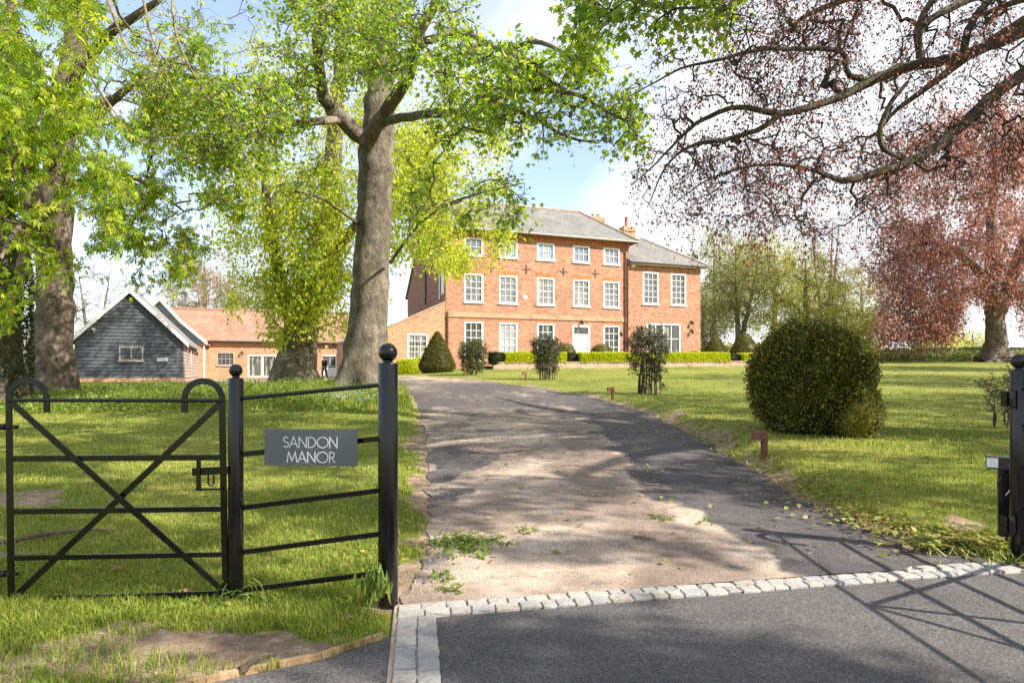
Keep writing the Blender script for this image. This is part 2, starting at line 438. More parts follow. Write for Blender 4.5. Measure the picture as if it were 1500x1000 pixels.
# ------------------------------------------------------------------ leaves
def _maple():
    o = [(0, 0), (.38, -.02), (.25, .2), (.58, .5), (.2, .5), (0, 1), (-.2, .5), (-.58, .5), (-.25, .2), (-.38, -.02)]
    v = [(0, .32, .05)] + [(x, y, -.16 * (x * x + (y - .3) ** 2)) for x, y in o]
    f = [(0, i + 1, (i + 1) % 10 + 1) for i in range(10)]
    return np.array(v), np.array(f)
def _palmate():
    v = [(0, 0, 0)]; f = []
    for a, L in ((-75, .68), (-38, .92), (0, 1.0), (38, .92), (75, .68)):
        c, s = math.cos(R(a)), math.sin(R(a)); b = len(v)
        for x, y in ((.15 * L, .62 * L), (0, L), (-.15 * L, .62 * L)):
            v.append((x * c + y * s, -x * s + y * c, -.42 * y * y + abs(x) * .3))
        f += [(0, b, b + 1), (0, b + 1, b + 2)]
    return np.array(v), np.array(f)
def _diamond():
    v = [(0, 0, 0), (.3, .48, .07), (0, 1, -.08), (-.3, .48, .07)]
    return np.array(v), np.array([(0, 1, 2), (0, 2, 3)])
def _lance():
    v = [(0, 0, 0), (.14, .35, .04), (.1, .7, -.02), (0, 1, -.16), (-.1, .7, -.02), (-.14, .35, .04), (0, .5, -.03)]
    return np.array(v), np.array([(0, 1, 6), (1, 2, 6), (2, 3, 6), (3, 4, 6), (4, 5, 6), (5, 0, 6)])
def _blade():
    v, f = _lance(); v = v * np.array([.6, 1, 1]); return v, f
TM = {'blade': _blade(), 'lance': _lance(), 'maple': _maple(), 'palmate': _palmate(), 'diamond': _diamond()}

def leaf_arrays(pos, axis, size, tmpl, up=.6, g=None):
    g = g or rng
    tv, tf = TM[tmpl]; n = len(pos)
    y = unit(axis)
    nn = unit(g.normal(size=(n, 3)) + np.array([0, 0, up * 2]))
    x = unit(np.cross(y, nn)); z = np.cross(x, y)
    sz = np.broadcast_to(np.asarray(size, float), (n,))[:, None, None]
    V = pos[:, None, :] + sz * (tv[None, :, 0:1] * x[:, None, :] + tv[None, :, 1:2] * y[:, None, :] + tv[None, :, 2:3] * z[:, None, :])
    Fc = tf[None] + (np.arange(n) * len(tv))[:, None, None]
    return V.reshape(-1, 3), Fc.reshape(-1, 3)

# ------------------------------------------------------------------ tubes in batches
def tube_batch(P, Rr, ns):
    """P (b,m,3), Rr (b,m)"""
    b, m, _ = P.shape
    T = np.empty_like(P); T[:, 1:-1] = P[:, 2:] - P[:, :-2]; T[:, 0] = P[:, 1] - P[:, 0]; T[:, -1] = P[:, -1] - P[:, -2]
    T = unit(T); d = unit(P[:, -1] - P[:, 0])
    ref = np.where(np.abs(d[:, 2:3]) < .8, np.array([[0, 0, 1.]]), np.array([[1., 0, 0]]))[:, None, :]
    a = unit(np.cross(T, ref)); c = np.cross(T, a)
    q = np.arange(ns) * 2 * np.pi / ns
    V = P[:, :, None, :] + Rr[:, :, None, None] * (a[:, :, None, :] * np.cos(q)[None, None, :, None] + c[:, :, None, :] * np.sin(q)[None, None, :, None])
    i = np.arange(m - 1)[:, None]; k = np.arange(ns)[None]
    f = np.stack([i * ns + k, i * ns + (k + 1) % ns, (i + 1) * ns + (k + 1) % ns, (i + 1) * ns + k], -1).reshape(-1, 4)
    Fc = f[None] + (np.arange(b) * m * ns)[:, None, None]
    return V.reshape(-1, 3), Fc.reshape(-1, 4)

def ell(c, r, n, shell=.35, g=None):
    g = g or rng
    d = unit(g.normal(size=(n, 3))); rad = g.uniform(shell ** 3, 1, n) ** (1 / 3)
    return np.array(c) + d * rad[:, None] * np.array(r)

def pxcloud(px0, px1, py0, py1, d0, d1, n, g=None):
    g = g or rng
    return np.array([W(*q) for q in np.stack([g.uniform(px0, px1, n), g.uniform(py0, py1, n), g.uniform(d0, d1, n)], 1)])

class Tree:
    def __init__(s, base):
        s.base = np.array(base, float); s.br = []; s.par = []; s.pk = []; s.pre = []
        s.cap = 60000; s.N = np.empty((s.cap, 3)); s.nb = np.empty(s.cap, int); s.nk = np.empty(s.cap, int); s.n = 0
    def _node(s, p, b, k):
        s.N[s.n] = p; s.nb[s.n] = b; s.nk[s.n] = k; s.n += 1
    def limb(s, pts, r, attach_from=0.0, n=None):
        """prescribed limb : pts list of 3d, r list"""
        n = n or max(8, 4 * len(pts))
        A_ = catmull(np.column_stack([np.array(pts), np.array(r)]), n)
        A_[1:-1, :3] += (rng.normal(size=(n - 2, 3))) * np.minimum(.12 * A_[1:-1, 3:4], .03)
        b = len(s.br); s.br.append(A_[:, :3]); s.par.append(-1); s.pk.append(0); s.pre.append(np.abs(A_[:, 3]))
        for k in range(n):
            if k >= attach_from * n: s._node(A_[k, :3], b, k)
        return s
    def fill(s, att, sag=.06, jit=.07, m=6, order=None, maxlen=None, bias=0.0):
        n0 = s.n
        d = np.array([np.min(((s.N[:n0] - a) ** 2).sum(1)) for a in att])
        for a in att[np.argsort(d)]:
            dd = ((s.N[:s.n] - a) ** 2).sum(1)
            if bias:           # prefer nodes below / nearer the trunk axis
                dd = dd * (1 + bias * (s.N[:s.n, 2] > a[2]))
            i = int(np.argmin(dd)); L = math.sqrt(dd[i])
            if L < .12: continue
            p0 = s.N[i]; b = s.nb[i]; k = s.nk[i]
            P = s.br[b]; t = P[min(k + 1, len(P) - 1)] - P[max(k - 1, 0)]; t = t / (np.linalg.norm(t) + 1e-9)
            dr = (a - p0) / L; t0 = unit(.55 * t + .75 * dr + np.array([0, 0, .2])); t1 = unit(dr + np.array([0, 0, -.35]))
            u = np.linspace(0, 1, m)[:, None]
            h = (2 * u ** 3 - 3 * u ** 2 + 1) * p0 + (u ** 3 - 2 * u ** 2 + u) * t0 * L + (-2 * u ** 3 + 3 * u ** 2) * a + (u ** 3 - u ** 2) * t1 * L
            h[1:-1] += rng.normal(size=(m - 2, 3)) * L * jit
            h[:, 2] -= (sag * L * 4 * u * (1 - u))[:, 0]
            nb = len(s.br); s.br.append(h); s.par.append(b); s.pk.append(k); s.pre.append(None)
            for q in range(1, m): s._node(h[q], nb, q)
        return s
    def radii(s, rt, p=.5):
        nb = len(s.br); add = [np.zeros(len(b)) for b in s.br]; s.rad = [None] * nb
        for b in range(nb - 1, -1, -1):
            c = 1 + np.cumsum(add[b][::-1])[::-1]
            if s.pre[b] is None: s.rad[b] = rt * c ** p
            else: s.rad[b] = s.pre[b]
            if s.par[b] >= 0: add[s.par[b]][s.pk[b]] += c[0]
        for b in range(nb):
            if s.par[b] >= 0: s.rad[b] = np.minimum(s.rad[b], .85 * s.rad[s.par[b]][s.pk[b]] + 1e-4)
    def build(s, name, label, cat, bark, leaf, rt=.008, twigs=4, tl=(.3, .7), droop=.3, per=4, tmpl='diamond', size=(.1, .16), spread=.12,
              ldroop=.5, up=.5, group=None, trunkfx=None, twr=.004, keep=None, pw=.5, leafprob=1.0):
        s.radii(rt, pw); root = empty(name, s.base, 0, label, cat, group)
        VV = []; FF = []; off = 0
        def push(V, Fq):
            nonlocal off
            VV.append(V); FF.append(Fq + off); off += len(V)
        groups = {}
        for b, P in enumerate(s.br):
            r = s.rad[b]; ns = 28 if r[0] > .4 else 12 if r[0] > .1 else 7 if r[0] > .035 else 4
            groups.setdefault((len(P), ns), []).append(b)
        for (m, ns), bs in groups.items():
            P = np.array([s.br[b] for b in bs]); Q = np.array([s.rad[b] for b in bs])
            V, Fq = tube_batch(P, Q, ns)
            if ns == 28 and trunkfx:
                ax = np.repeat(P.reshape(-1, 3), ns, 0); d = V - ax; ang = np.tile(np.arange(ns) * 2 * np.pi / ns, len(P) * m)
                hz = V[:, 2] - s.base[2]
                lob = 1 + trunkfx * np.exp(-np.maximum(hz, 0) / .7) * (.55 + .45 * np.cos(5 * ang + 1.3) + .2 * np.cos(3 * ang)) + .10 * (fbm(ang * 1.9 + 3, hz * .8, 31) - .5) + .16 * (fbm(np.cos(ang) * 1.5 + 5, np.sin(ang) * 1.5 + hz * .5, 41) - .5)
                V = ax + d * lob[:, None]
            push(V, Fq)
        # twigs
        tips = [b for b in range(len(s.br)) if s.pre[b] is None]
        leaves = None
        if tips:
            P = np.array([s.br[b] for b in tips]); n, m, _ = P.shape
            k = rng.uniform(.35, 1.0, (n, twigs)) * (m - 1); k[:, 0] = m - 1
            i0 = np.minimum(k.astype(int), m - 2); fr = (k - i0)[..., None]
            ar = np.arange(n)[:, None]
            st = P[ar, i0] * (1 - fr) + P[ar, i0 + 1] * fr
            t = unit(P[ar, i0 + 1] - P[ar, i0])
            d = unit(t * .9 + rng.normal(size=t.shape) * .75 + np.array([0, 0, -.1]))
            L = rng.uniform(*tl, (n, twigs))[..., None]
            mid = st + d * L * .5 + rng.normal(size=d.shape) * L * .06
            end = st + d * L + np.array([0, 0, -1.]) * droop * L + rng.normal(size=d.shape) * L * .08
            TW = np.stack([st, mid, end], 2).reshape(-1, 3, 3)
            if twr > 0:
                V, Fq = tube_batch(TW, np.tile(np.array([twr * 1.3, twr, twr * .5]), (len(TW), 1)), 3); push(V, Fq)
            nt_ = len(TW)
            u = rng.uniform(.25, 1.05, (nt_, per))[..., None]
            lp = np.where(u < .5, TW[:, None, 0] * (1 - 2 * u) + TW[:, None, 1] * 2 * u, TW[:, None, 1] * (2 - 2 * u) + TW[:, None, 2] * (2 * u - 1))
            ax = unit(TW[:, 2] - TW[:, 0])[:, None, :] * .7 + rng.normal(size=lp.shape) * .6 + np.array([0, 0, -ldroop])
            lp = lp + rng.normal(size=lp.shape) * spread * .5
            lp = lp.reshape(-1, 3); ax = ax.reshape(-1, 3)
            if leafprob < 1:
                q = rng.random(len(lp)) < leafprob; lp = lp[q]; ax = ax[q]
            if keep is not None:
                q = keep(lp); lp = lp[q]; ax = ax[q]
            leaves = (lp, ax)
        me = fast_mesh(name + '_trunk', np.concatenate(VV) - s.base, [np.concatenate(FF)])
        link('trunk', me, bark, root, True)
        if leaves is not None and leaf is not None:
            lp, ax = leaves
            V, Fq = leaf_arrays(lp - s.base, ax, (size(lp) if callable(size) else rng.uniform(size[0], size[1], len(lp))), tmpl, up)
            link('crown', fast_mesh(name + '_crown', V, [Fq]), leaf, root)
        return root

# ------------------------------------------------------------------ clipped shrubs and hedges
def lathe_shrub(name, label, cat, base, prof, H, n, size, mat, depth=.12, amp=.07, seed=0, group=None, stem=True, ragged=.02, fr=1.2, sq=1.0, holes=0.0):
    """prof(h) radius at height fraction h (0..1)"""
    root = empty(name, base, 0, label, cat, group)
    hh = np.linspace(0, 1, 200); rr = np.array([prof(q) for q in hh]); cdf = np.cumsum(rr + .03); cdf /= cdf[-1]
    h = np.interp(rng.random(n), cdf, hh); a = rng.uniform(0, 2 * np.pi, n)
    r = np.interp(h, hh, rr)
    wob = 1 + amp * 2 * (fbm(np.cos(a) * fr + 4 + seed, np.sin(a) * fr + h * H * fr + seed * 3, 50 + seed) - .5)
    inn = 1 - depth * rng.random(n) ** 1.5 + rng.normal(size=n) * ragged
    x = r * wob * inn * np.cos(a); y = r * wob * inn * np.sin(a) * sq; z = h * H
    dr = np.gradient(rr, hh * H); sl = np.interp(h, hh, dr)
    nrm = unit(np.stack([np.cos(a), np.sin(a), np.clip(-sl, -1, 3)], 1))
    z = z + nrm[:, 2] * rng.normal(size=n) * ragged * 1.5
    ax = nrm + rng.normal(size=(n, 3)) * .6 + np.array([0, 0, .25])
    if holes:
        kp = fbm(a * 3.1 * 1.3 + seed, h * H * 4.2, 60 + seed, 3) > holes
        kp |= rng.random(n) < .25
        x, y, z, ax = x[kp], y[kp], z[kp], ax[kp]
    V, Fq = leaf_arrays(np.stack([x, y, z], 1), ax, rng.uniform(size[0], size[1], len(x)), 'diamond', .3)
    # dense inner mass of older leaves
    nh, na = 26, 32
    hc = np.linspace(.02, .97, nh); ac = np.arange(na) * 2 * np.pi / na
    Hc, Ac = np.meshgrid(hc, ac, indexing='ij')
    rc = np.interp(Hc, hh, rr) * (1 + amp * 2 * (fbm(np.cos(Ac) * fr + 4 + seed, np.sin(Ac) * fr + Hc * H * fr + seed * 3, 50 + seed) - .5)) * (1 - depth * .85) + .0
    cv = np.stack([rc * np.cos(Ac), rc * np.sin(Ac) * sq, Hc * H * .985], -1).reshape(-1, 3)
    i = np.arange(nh - 1)[:, None]; k = np.arange(na)[None]
    cf = np.stack([i * na + k, i * na + (k + 1) % na, (i + 1) * na + (k + 1) % na, (i + 1) * na + k], -1).reshape(-1, 4)
    cap = np.arange((nh - 1) * na, nh * na)[None]
    nv = len(V)
    me = fast_mesh(name + '_foliage', np.vstack([V, cv]), [Fq, cf + nv, cap + nv])
    link('foliage', me, mat, root)
    if stem:
        b = MB(); b.tube([(0, 0, -.1), (.01, 0, .25 * H)], [.06, .05], 8); b.build('stem', M['bark_brown'], root, True)
    return root

def hedge_run(name, label, p0, p1, thick, z0, z1, n, size, mat, group=None, cat='hedge', rough=.03):
    """clipped hedge from p0 to p1 (xy), z as pairs at both ends"""
    p0 = np.array(p0, float); p1 = np.array(p1, float); L = np.linalg.norm(p1 - p0); rz = math.atan2(*(p1 - p0)[::-1])
    root = empty(name, (p0[0], p0[1], z0[0]), rz, label, cat, group)
    h = z1[0] - z0[0]; dz = z0[1] - z0[0]
    ar = np.array([L * h, L * h, L * thick, thick * h, thick * h]); ar = ar / ar.sum()
    f = rng.choice(5, n, p=ar); u = rng.random(n); v = rng.random(n); d = rng.random(n) ** 1.5 * .08
    X = np.where(f < 3, u * L, np.where(f == 3, d, L - d)); Y = np.choose(f, [-thick / 2 + d, thick / 2 - d, (v - .5) * thick, (u - .5) * thick, (u - .5) * thick])
    Z = np.where(f == 2, h - d, v * h)
    nr = np.array([(0, -1, 0), (0, 1, 0), (0, 0, 1), (-1, 0, 0), (1, 0, 0)])[f].astype(float)
    bul = (fbm(X * 1.7 + p0[0], Z * 2 + Y, 77) - .5) * rough * 3.4
    P = np.stack([X, Y, Z], 1) + nr * bul[:, None] + rng.normal(size=(n, 3)) * .012
    V, Fq = leaf_arrays(P, nr + rng.normal(size=(n, 3)) * .7 + np.array([0, 0, .3]), rng.uniform(*size, n), 'diamond', .3)
    c = MB().box(.05, L - .05, -thick / 2 + .06, thick / 2 - .06, -.1, h - .05)
    nv = len(V)
    allv = np.vstack([V, np.array(c.V)]); allv[:, 2] += dz * np.clip(allv[:, 0] / L, 0, 1)
    me = fast_mesh(name + '_foliage', allv, [Fq, np.array(c.F) + nv])
    link('foliage', me, mat, root)
    return root
# ------------------------------------------------------------------ ground sheet
def nonuni(a, b, fine0, fine1, step, grow=1.12):
    v = list(np.arange(fine0, fine1, step)); s = step
    while v[-1] < b: s *= grow; v.append(v[-1] + s)
    s = step
    while v[0] > a: s *= grow; v.insert(0, v[0] - s)
    return np.array(v)
def grass_ground():
    m, nt, p = newmat('lawn_ground'); N = NT(nt); v = N.coord()
    a = N.ramp(N.noise(v, .35, 6, .65), [(.3, (.11, .145, .022)), (.5, (.19, .21, .04)), (.72, (.31, .28, .08))])
    a = N.mix(.6, a, N.ramp(N.noise(v, 30, 4, .7), [(.3, .6), (.7, 1.3)]), 'MULTIPLY')
    s = N.ramp(N.noise(v, 9, 7, .7), [(.3, (.15, .10, .065)), (.5, (.29, .21, .14)), (.70, (.46, .355, .255))])
    s = N.mix(N.ramp(N.noise(v, 60, 3), [(.66, 0), (.72, .6)]), s, (.45, .38, .3))
    at = N.n('Attribute', attribute_name='soil')
    f = N.ramp(N.math('ADD', at.outputs['Fac'], N.math('MULTIPLY', N.math('SUBTRACT', N.noise(v, 14, 5), .5), .6)), [(.38, 0), (.6, 1)])
    N.l(N.mix(f, a, s), p.inputs['Base Color']); p.inputs['Roughness'].default_value = .95; p.inputs['Specular IOR Level'].default_value = .15
    N.bump(N.noise(v, 22, 6, .75), p, .8, .03)
    return m
gx = nonuni(-420, 420, -7, 7, .14, 1.07); gy = nonuni(-60, 900, 2.2, 20, .14, 1.06)
GX, GY = np.meshgrid(gx, gy)
GZ = ground_h(GX, GY)
nx, ny = len(gx), len(gy)
ii = (np.arange(ny - 1)[:, None] * nx + np.arange(nx - 1)[None]).ravel()
gme = fast_mesh('ground', np.stack([GX, GY, GZ], -1).reshape(-1, 3), [np.stack([ii, ii + 1, ii + nx + 1, ii + nx], 1)])
at = gme.attributes.new('soil', 'FLOAT', 'POINT'); at.data.foreach_set('value', soil(GX, GY).ravel().astype(np.float32))
gro = tag(link('ground', gme, grass_ground(), None, True), 'lawn and rough grass sloping up to the manor house', 'lawn', kind='structure')

# ------------------------------------------------------------------ driveway
def drive_mat():
    m, nt, p = newmat('worn_driveway'); N = NT(nt); v = N.coord()
    t = N.n('Attribute', attribute_name='tar').outputs['Fac']; mo = N.n('Attribute', attribute_name='mottle').outputs['Fac']
    sand = N.ramp(N.noise(v, 1.5, 8, .7), [(.30, (.26, .185, .135)), (.48, (.41, .315, .24)), (.68, (.55, .46, .37))])
    sand = N.mix(N.ramp(mo, [(.42, 0), (.62, .8)]), sand, (.20, .15, .12))
    tarc = N.ramp(N.noise(v, 2.6, 8, .7), [(.3, (.062, .057, .06)), (.55, (.095, .085, .085)), (.75, (.16, .14, .125))])
    f = N.ramp(N.math('ADD', t, N.math('MULTIPLY', N.math('SUBTRACT', N.noise(v, 3.2, 8, .75), .5), 1.1)), [(.38, 0), (.66, 1)])
    c = N.mix(f, sand, tarc)
    gr = N.noise(v, 60, 4, .85)
    c = N.mix(.85, c, N.ramp(gr, [(.33, .5), (.5, 1.0), (.68, 1.6)]), 'MULTIPLY')
    c = N.mix(.6, c, N.ramp(N.noise(v, 5, 7, .75), [(.35, .6), (.5, 1.0), (.66, 1.3)]), 'MULTIPLY')
    # hairline cracks
    vo = N.n('TexVoronoi', feature='DISTANCE_TO_EDGE'); vo.inputs['Scale'].default_value = 1.1
    wv = N.n('VectorMath', operation='ADD'); N.l(v, wv.inputs[0])
    nz = N.n('TexNoise'); nz.inputs['Scale'].default_value = 2.5; nz.inputs['Detail'].default_value = 6; N.l(v, nz.inputs['Vector']); N.l(nz.outputs['Color'], wv.inputs[1]); N.l(wv.outputs[0], vo.inputs['Vector'])
    cr = N.ramp(vo.outputs['Distance'], [(.0, .55), (.012, 0)])
    cr = N.mix(N.ramp(N.noise(v, .7, 3), [(.45, 0), (.55, 1)]), (0, 0, 0), cr)
    c = N.mix(cr, c, (.06, .05, .045))
    N.l(c, p.inputs['Base Color']); p.inputs['Roughness'].default_value = .85; p.inputs['Specular IOR Level'].default_value = .3
    N.bump(N.math('ADD', gr, N.math('MULTIPLY', N.noise(v, 6, 6, .7), 1.2)), p, .7, .012)
    return m
NA = 46
def along(y0, y1, n): return y0 + (y1 - y0) * np.linspace(0, 1, n)
LE2 = catmull(LP, 520); RE2 = catmull(RP, 520)
u = np.linspace(0, 1, NA)
wl = (fbm(np.arange(520) * .13, np.zeros(520), 3) - .5) * .14; wr = (fbm(np.arange(520) * .13, np.zeros(520) + 9, 4) - .5) * .3
DP = LE2[:, None, :] * (1 - u)[None, :, None] + RE2[:, None, :] * u[None, :, None]
DP[..., 0] += wl[:, None] * (1 - u) ** 8 + wr[:, None] * u ** 8
dz = base_h(DP[..., 0], DP[..., 1]) + .006 + .025 * (1 - (2 * u - 1) ** 2)[None] + (fbm(DP[..., 0] * 1.2, DP[..., 1] * 1.2, 8, 3) - .5) * .02
i = (np.arange(519)[:, None] * NA + np.arange(NA - 1)[None]).ravel()
dme = fast_mesh('driveway', np.concatenate([DP, dz[..., None]], -1).reshape(-1, 3), [np.stack([i, i + 1, i + NA + 1, i + NA], 1)])
X, Y = DP[..., 0], DP[..., 1]
bx = np.interp(Y, [4, 5, 6, 7, 9, 11, 14, 20], [1.95, 1.85, 1.6, 1.35, 1.4, 1.5, 1.6, 1.0])
tar = ss(-.2, .25, X - bx + (fbm(X * 2.2, Y * 1.1, 61, 6) - .5) * 1.1)
tar = np.maximum(tar, ss(.35, .75, np.exp(-(((X + .75) / .5) ** 2 + ((Y - 9.0) / 1.9) ** 2)) + (fbm(X * 2, Y * 1.4, 62, 6) - .5) * 1.5))
tar = np.maximum(tar, ss(12, 17, Y + (fbm(X * .6, Y * .4, 63) - .5) * 7) * (.45 + .5 * fbm(X * .7, Y * .35, 64)))
tar = np.maximum(tar, .55 * ss(8, 12, Y) * ss(.4, .6, fbm(X * .9, Y * .5, 68)))
tar = tar * (1 - .55 * ss(24, 32, Y))
tar = np.maximum(tar, .6 * ss(-.15, .1, (-.35 - .05 * (Y - 4)) - X) * ss(.45, .6, fbm(X * 2, Y * 1.5, 65)))
for nm, val in (('tar', tar), ('mottle', fbm(X * 1.1, Y * .8, 66) + .13 * (np.exp(-((u[None] - .5 + .03 * np.sin(Y)) / .09) ** 2) - np.exp(-((u[None] - .33) / .06) ** 2) - np.exp(-((u[None] - .66) / .06) ** 2)))):
    a_ = dme.attributes.new(nm, 'FLOAT', 'POINT'); a_.data.foreach_set('value', val.ravel().astype(np.float32))
tag(link('driveway', dme, drive_mat(), None, True), 'worn tarmac and gravel driveway curving up towards the house', 'driveway', kind='structure')

# ------------------------------------------------------------------ forecourt tarmac, setts
def tarmac_mat():
    m, nt, p = newmat('fresh_tarmac'); N = NT(nt); v = N.coord()
    c = N.ramp(N.noise(v, 1.3, 6, .65), [(.3, (.075, .07, .07)), (.7, (.12, .113, .108))])
    gr = N.noise(v, 75, 4, .85)
    c = N.mix(.9, c, N.ramp(gr, [(.33, .35), (.5, .95), (.66, 2.3)]), 'MULTIPLY')
    N.l(c, p.inputs['Base Color']); p.inputs['Roughness'].default_value = .75; p.inputs['Specular IOR Level'].default_value = .4
    N.bump(gr, p, .9, .008); return m
M['tarmac'] = tarmac_mat()
def poly_sheet(name, poly, z, mat, label, cat):
    o = MB().add([(x, y, z) for x, y in poly], [tuple(range(len(poly)))]).build(name, mat)
    return tag(o, label, cat, kind='structure')
fp = [C0 + A * .1 + Bd * .1] + [C0 + A * q + Bd * .1 for q in (1, 2, 3, 4.25)] + [np.array((5.2, 4.45)), np.array((14, 4.8)), np.array((14, -8.)), C0 + Bd * 12 + A * .1]
poly_sheet('forecourt', fp, .006, M['tarmac'], 'dark smooth tarmac forecourt in front of the setts', 'tarmac')
poly_sheet('verge_tarmac', STRIP, .009, M['tarmac'], 'small wedge of tarmac left of the sett strip', 'tarmac')
poly_sheet('mortar_bed', [C0 - A * .02 - Bd * .02, C0 + A * 4.2 - Bd * .02, C0 + A * 4.2 + Bd * .206, C0 + A * .211 + Bd * .206, C0 + A * .211 + Bd * 12, C0 - A * .02 + Bd * 12], .013,
           flat('sandy_mortar', (.36, .29, .21), .95, .2, 20, bump=.5), 'sandy mortar bed under the granite setts', 'mortar')
def sett_mat():
    m, nt, p = newmat('granite_sett'); N = NT(nt); v = N.coord()
    g = N.n('NewGeometry')
    c = N.ramp(g.outputs['Random Per Island'], [(0, (.29, .29, .295)), (.4, (.37, .355, .33)), (.7, (.42, .385, .33)), (1, (.32, .325, .33))])
    c = N.mix(.7, c, N.ramp(N.noise(v, 40, 5, .75), [(.3, .65), (.7, 1.25)]), 'MULTIPLY')
    c = N.mix(N.ramp(N.noise(v, 7, 6, .7), [(.5, 0), (.72, .6)]), c, (.36, .28, .19))
    N.l(c, p.inputs['Base Color']); p.inputs['Roughness'].default_value = .85
    N.bump(N.noise(v, 30, 6, .7), p, .8, .01); return m
sb = MB()
def sett(c, ux, uy, lx, ly, h):
    v = []
    for z, k in ((-.01, 1.0), (h - .007, 1.0), (h, .93)):
        for a, b in ((-1, -1), (0, -1.03), (1, -1), (1.03, 0), (1, 1), (0, 1.03), (-1, 1), (-1.03, 0)):
            j = rng.normal(size=2) * .0018
            q = c + ux * (a * lx / 2 * k + j[0]) + uy * (b * ly / 2 * k + j[1])
            v.append((q[0], q[1], z + (rng.normal() * .0025 if z > 0 else 0)))
    v.append((c[0], c[1], h + .003))
    f = []
    for r in range(2):
        for k in range(8): f.append((r * 8 + k, r * 8 + (k + 1) % 8, r * 8 + 8 + (k + 1) % 8, r * 8 + 8 + k))
    for k in range(8): f.append((16 + k, 16 + (k + 1) % 8, 24))
    sb.add(v, f)
for row in range(2):
    q = .0
    while q < 4.1:
        l = rng.uniform(.09, .15)
        bend = -.35 * max(0, q - 3.75) ** 2
        sett(C0 + A * (q + l / 2) + Bd * (.055 + .105 * row + rng.normal() * .004 - bend), A, Bd, l - .012, .096, .024 + rng.normal() * .002)
        q += l
for col in range(2):
    q = .215
    while q < 4.5:
        l = rng.uniform(.10, .15)
        sett(C0 + Bd * (q + l / 2) + A * (.055 + .108 * col), Bd, A, l - .012, .098, .024 + rng.normal() * .002)
        q += l
tag(sb.build('sett_edging', sett_mat(), None, False), 'double row of pale granite setts edging the tarmac forecourt', 'paving', kind='structure')

# ------------------------------------------------------------------ grass blades
def grass_mat(name, stops, trans=.35):
    m, nt, p = newmat(name); N = NT(nt); v = N.coord()
    g = N.n('NewGeometry')
    f = N.math('ADD', N.math('MULTIPLY', g.outputs['Random Per Island'], .5), N.math('MULTIPLY', N.noise(v, .5, 5, .65), .62))
    c = N.ramp(f, stops)
    N.l(c, p.inputs['Base Color']); p.inputs['Roughness'].default_value = .6; p.inputs['Specular IOR Level'].default_value = .25
    t = N.n('BsdfTranslucent'); N.l(N.mix(1.0, c, (1.3, 1.25, .8), 'MULTIPLY'), t.inputs['Color'])
    mx = N.n('MixShader'); mx.inputs[0].default_value = trans
    N.l(p.outputs[0], mx.inputs[1]); N.l(t.outputs[0], mx.inputs[2])
    out = [n for n in nt.nodes if n.type == 'OUTPUT_MATERIAL'][0]; N.l(mx.outputs[0], out.inputs['Surface'])
    return m
def blades(P, h, w, lean):
    n = len(P); a = rng.uniform(0, 2 * np.pi, n); d = np.stack([np.cos(a), np.sin(a), np.zeros(n)], 1)
    b = rng.uniform(0, 2 * np.pi, n); ln = np.stack([np.cos(b), np.sin(b), np.zeros(n)], 1) * (lean * h * rng.uniform(.2, 1.2, n))[:, None]
    h = h[:, None]; w = w[:, None]; up = np.array([0, 0, 1.])
    mid = P + ln * .35 + up * h * .6
    V = np.stack([P - d * w / 2 - up * .005, P + d * w / 2 - up * .005, mid + d * w * .4, mid - d * w * .4, P + ln + up * h * .95], 1)
    b5 = np.arange(n)[:, None] * 5
    return V.reshape(-1, 3), b5 + np.array([[0, 1, 2, 3]]), b5 + np.array([[3, 2, 4]])
def lawn_points(n, d0, d1, ang=1.25):
    D = 1 / rng.uniform(1 / d1, 1 / d0, n); t = rng.uniform(-ang, ang, n)
    return D * t, D
def lawn_ok(x, y):
    sd = sdrive(x, y)
    return (sd > .01) & (sfore(x, y) > .0) & ~inside(x, y, STRIP) & ~((x > C0[0] - .03) & (y < 4.9) & (x < 3.4) & (sd > 0) & (y < C0[1] + (x - C0[0]) * .223 + .05)), sd
x, y = lawn_points(400000, 2.4, 48)
ok, sd = lawn_ok(x, y)
so = soil(x, y)
ok &= rng.random(len(x)) > np.clip(so * 1.3 - .45 * ss(.5, .62, fbm(x * 2.6, y * 2.6, 93)), 0, 1)
x, y, sd, so = x[ok], y[ok], sd[ok], so[ok]
z = ground_h(x, y)
tuft = ss(.5, .75, fbm(x * 1.3, y * 1.3, 90))
h = (.02 + .02 * rng.random(len(x)) + .035 * tuft * rng.random(len(x))) * (1 + .9 * np.exp(-sd / .25) * (y > 6))
cl = ss(.58, .7, fbm(x * .9 + 7, y * .7, 99)); h *= 1 + .8 * cl * rng.random(len(x))
h *= 1 + .45 * np.exp(-((y - 3.4) / .5) ** 2) * rng.random(len(x)) * (x < -.6)
w = (.0022 + .00085 * y) * rng.uniform(.7, 1.3, len(x))
V, q4, q3 = blades(np.stack([x, y, z], 1), h, w, .8)
GST = [(.2, (.085, .165, .016)), (.42, (.175, .265, .03)), (.6, (.30, .355, .05)), (.8, (.45, .44, .11))]
tag(link('lawn_grass', fast_mesh('lawn_grass', V, [q4, q3]), grass_mat('lawn_blade', GST)), 'short mown grass of the lawns either side of the drive', 'grass', kind='stuff')
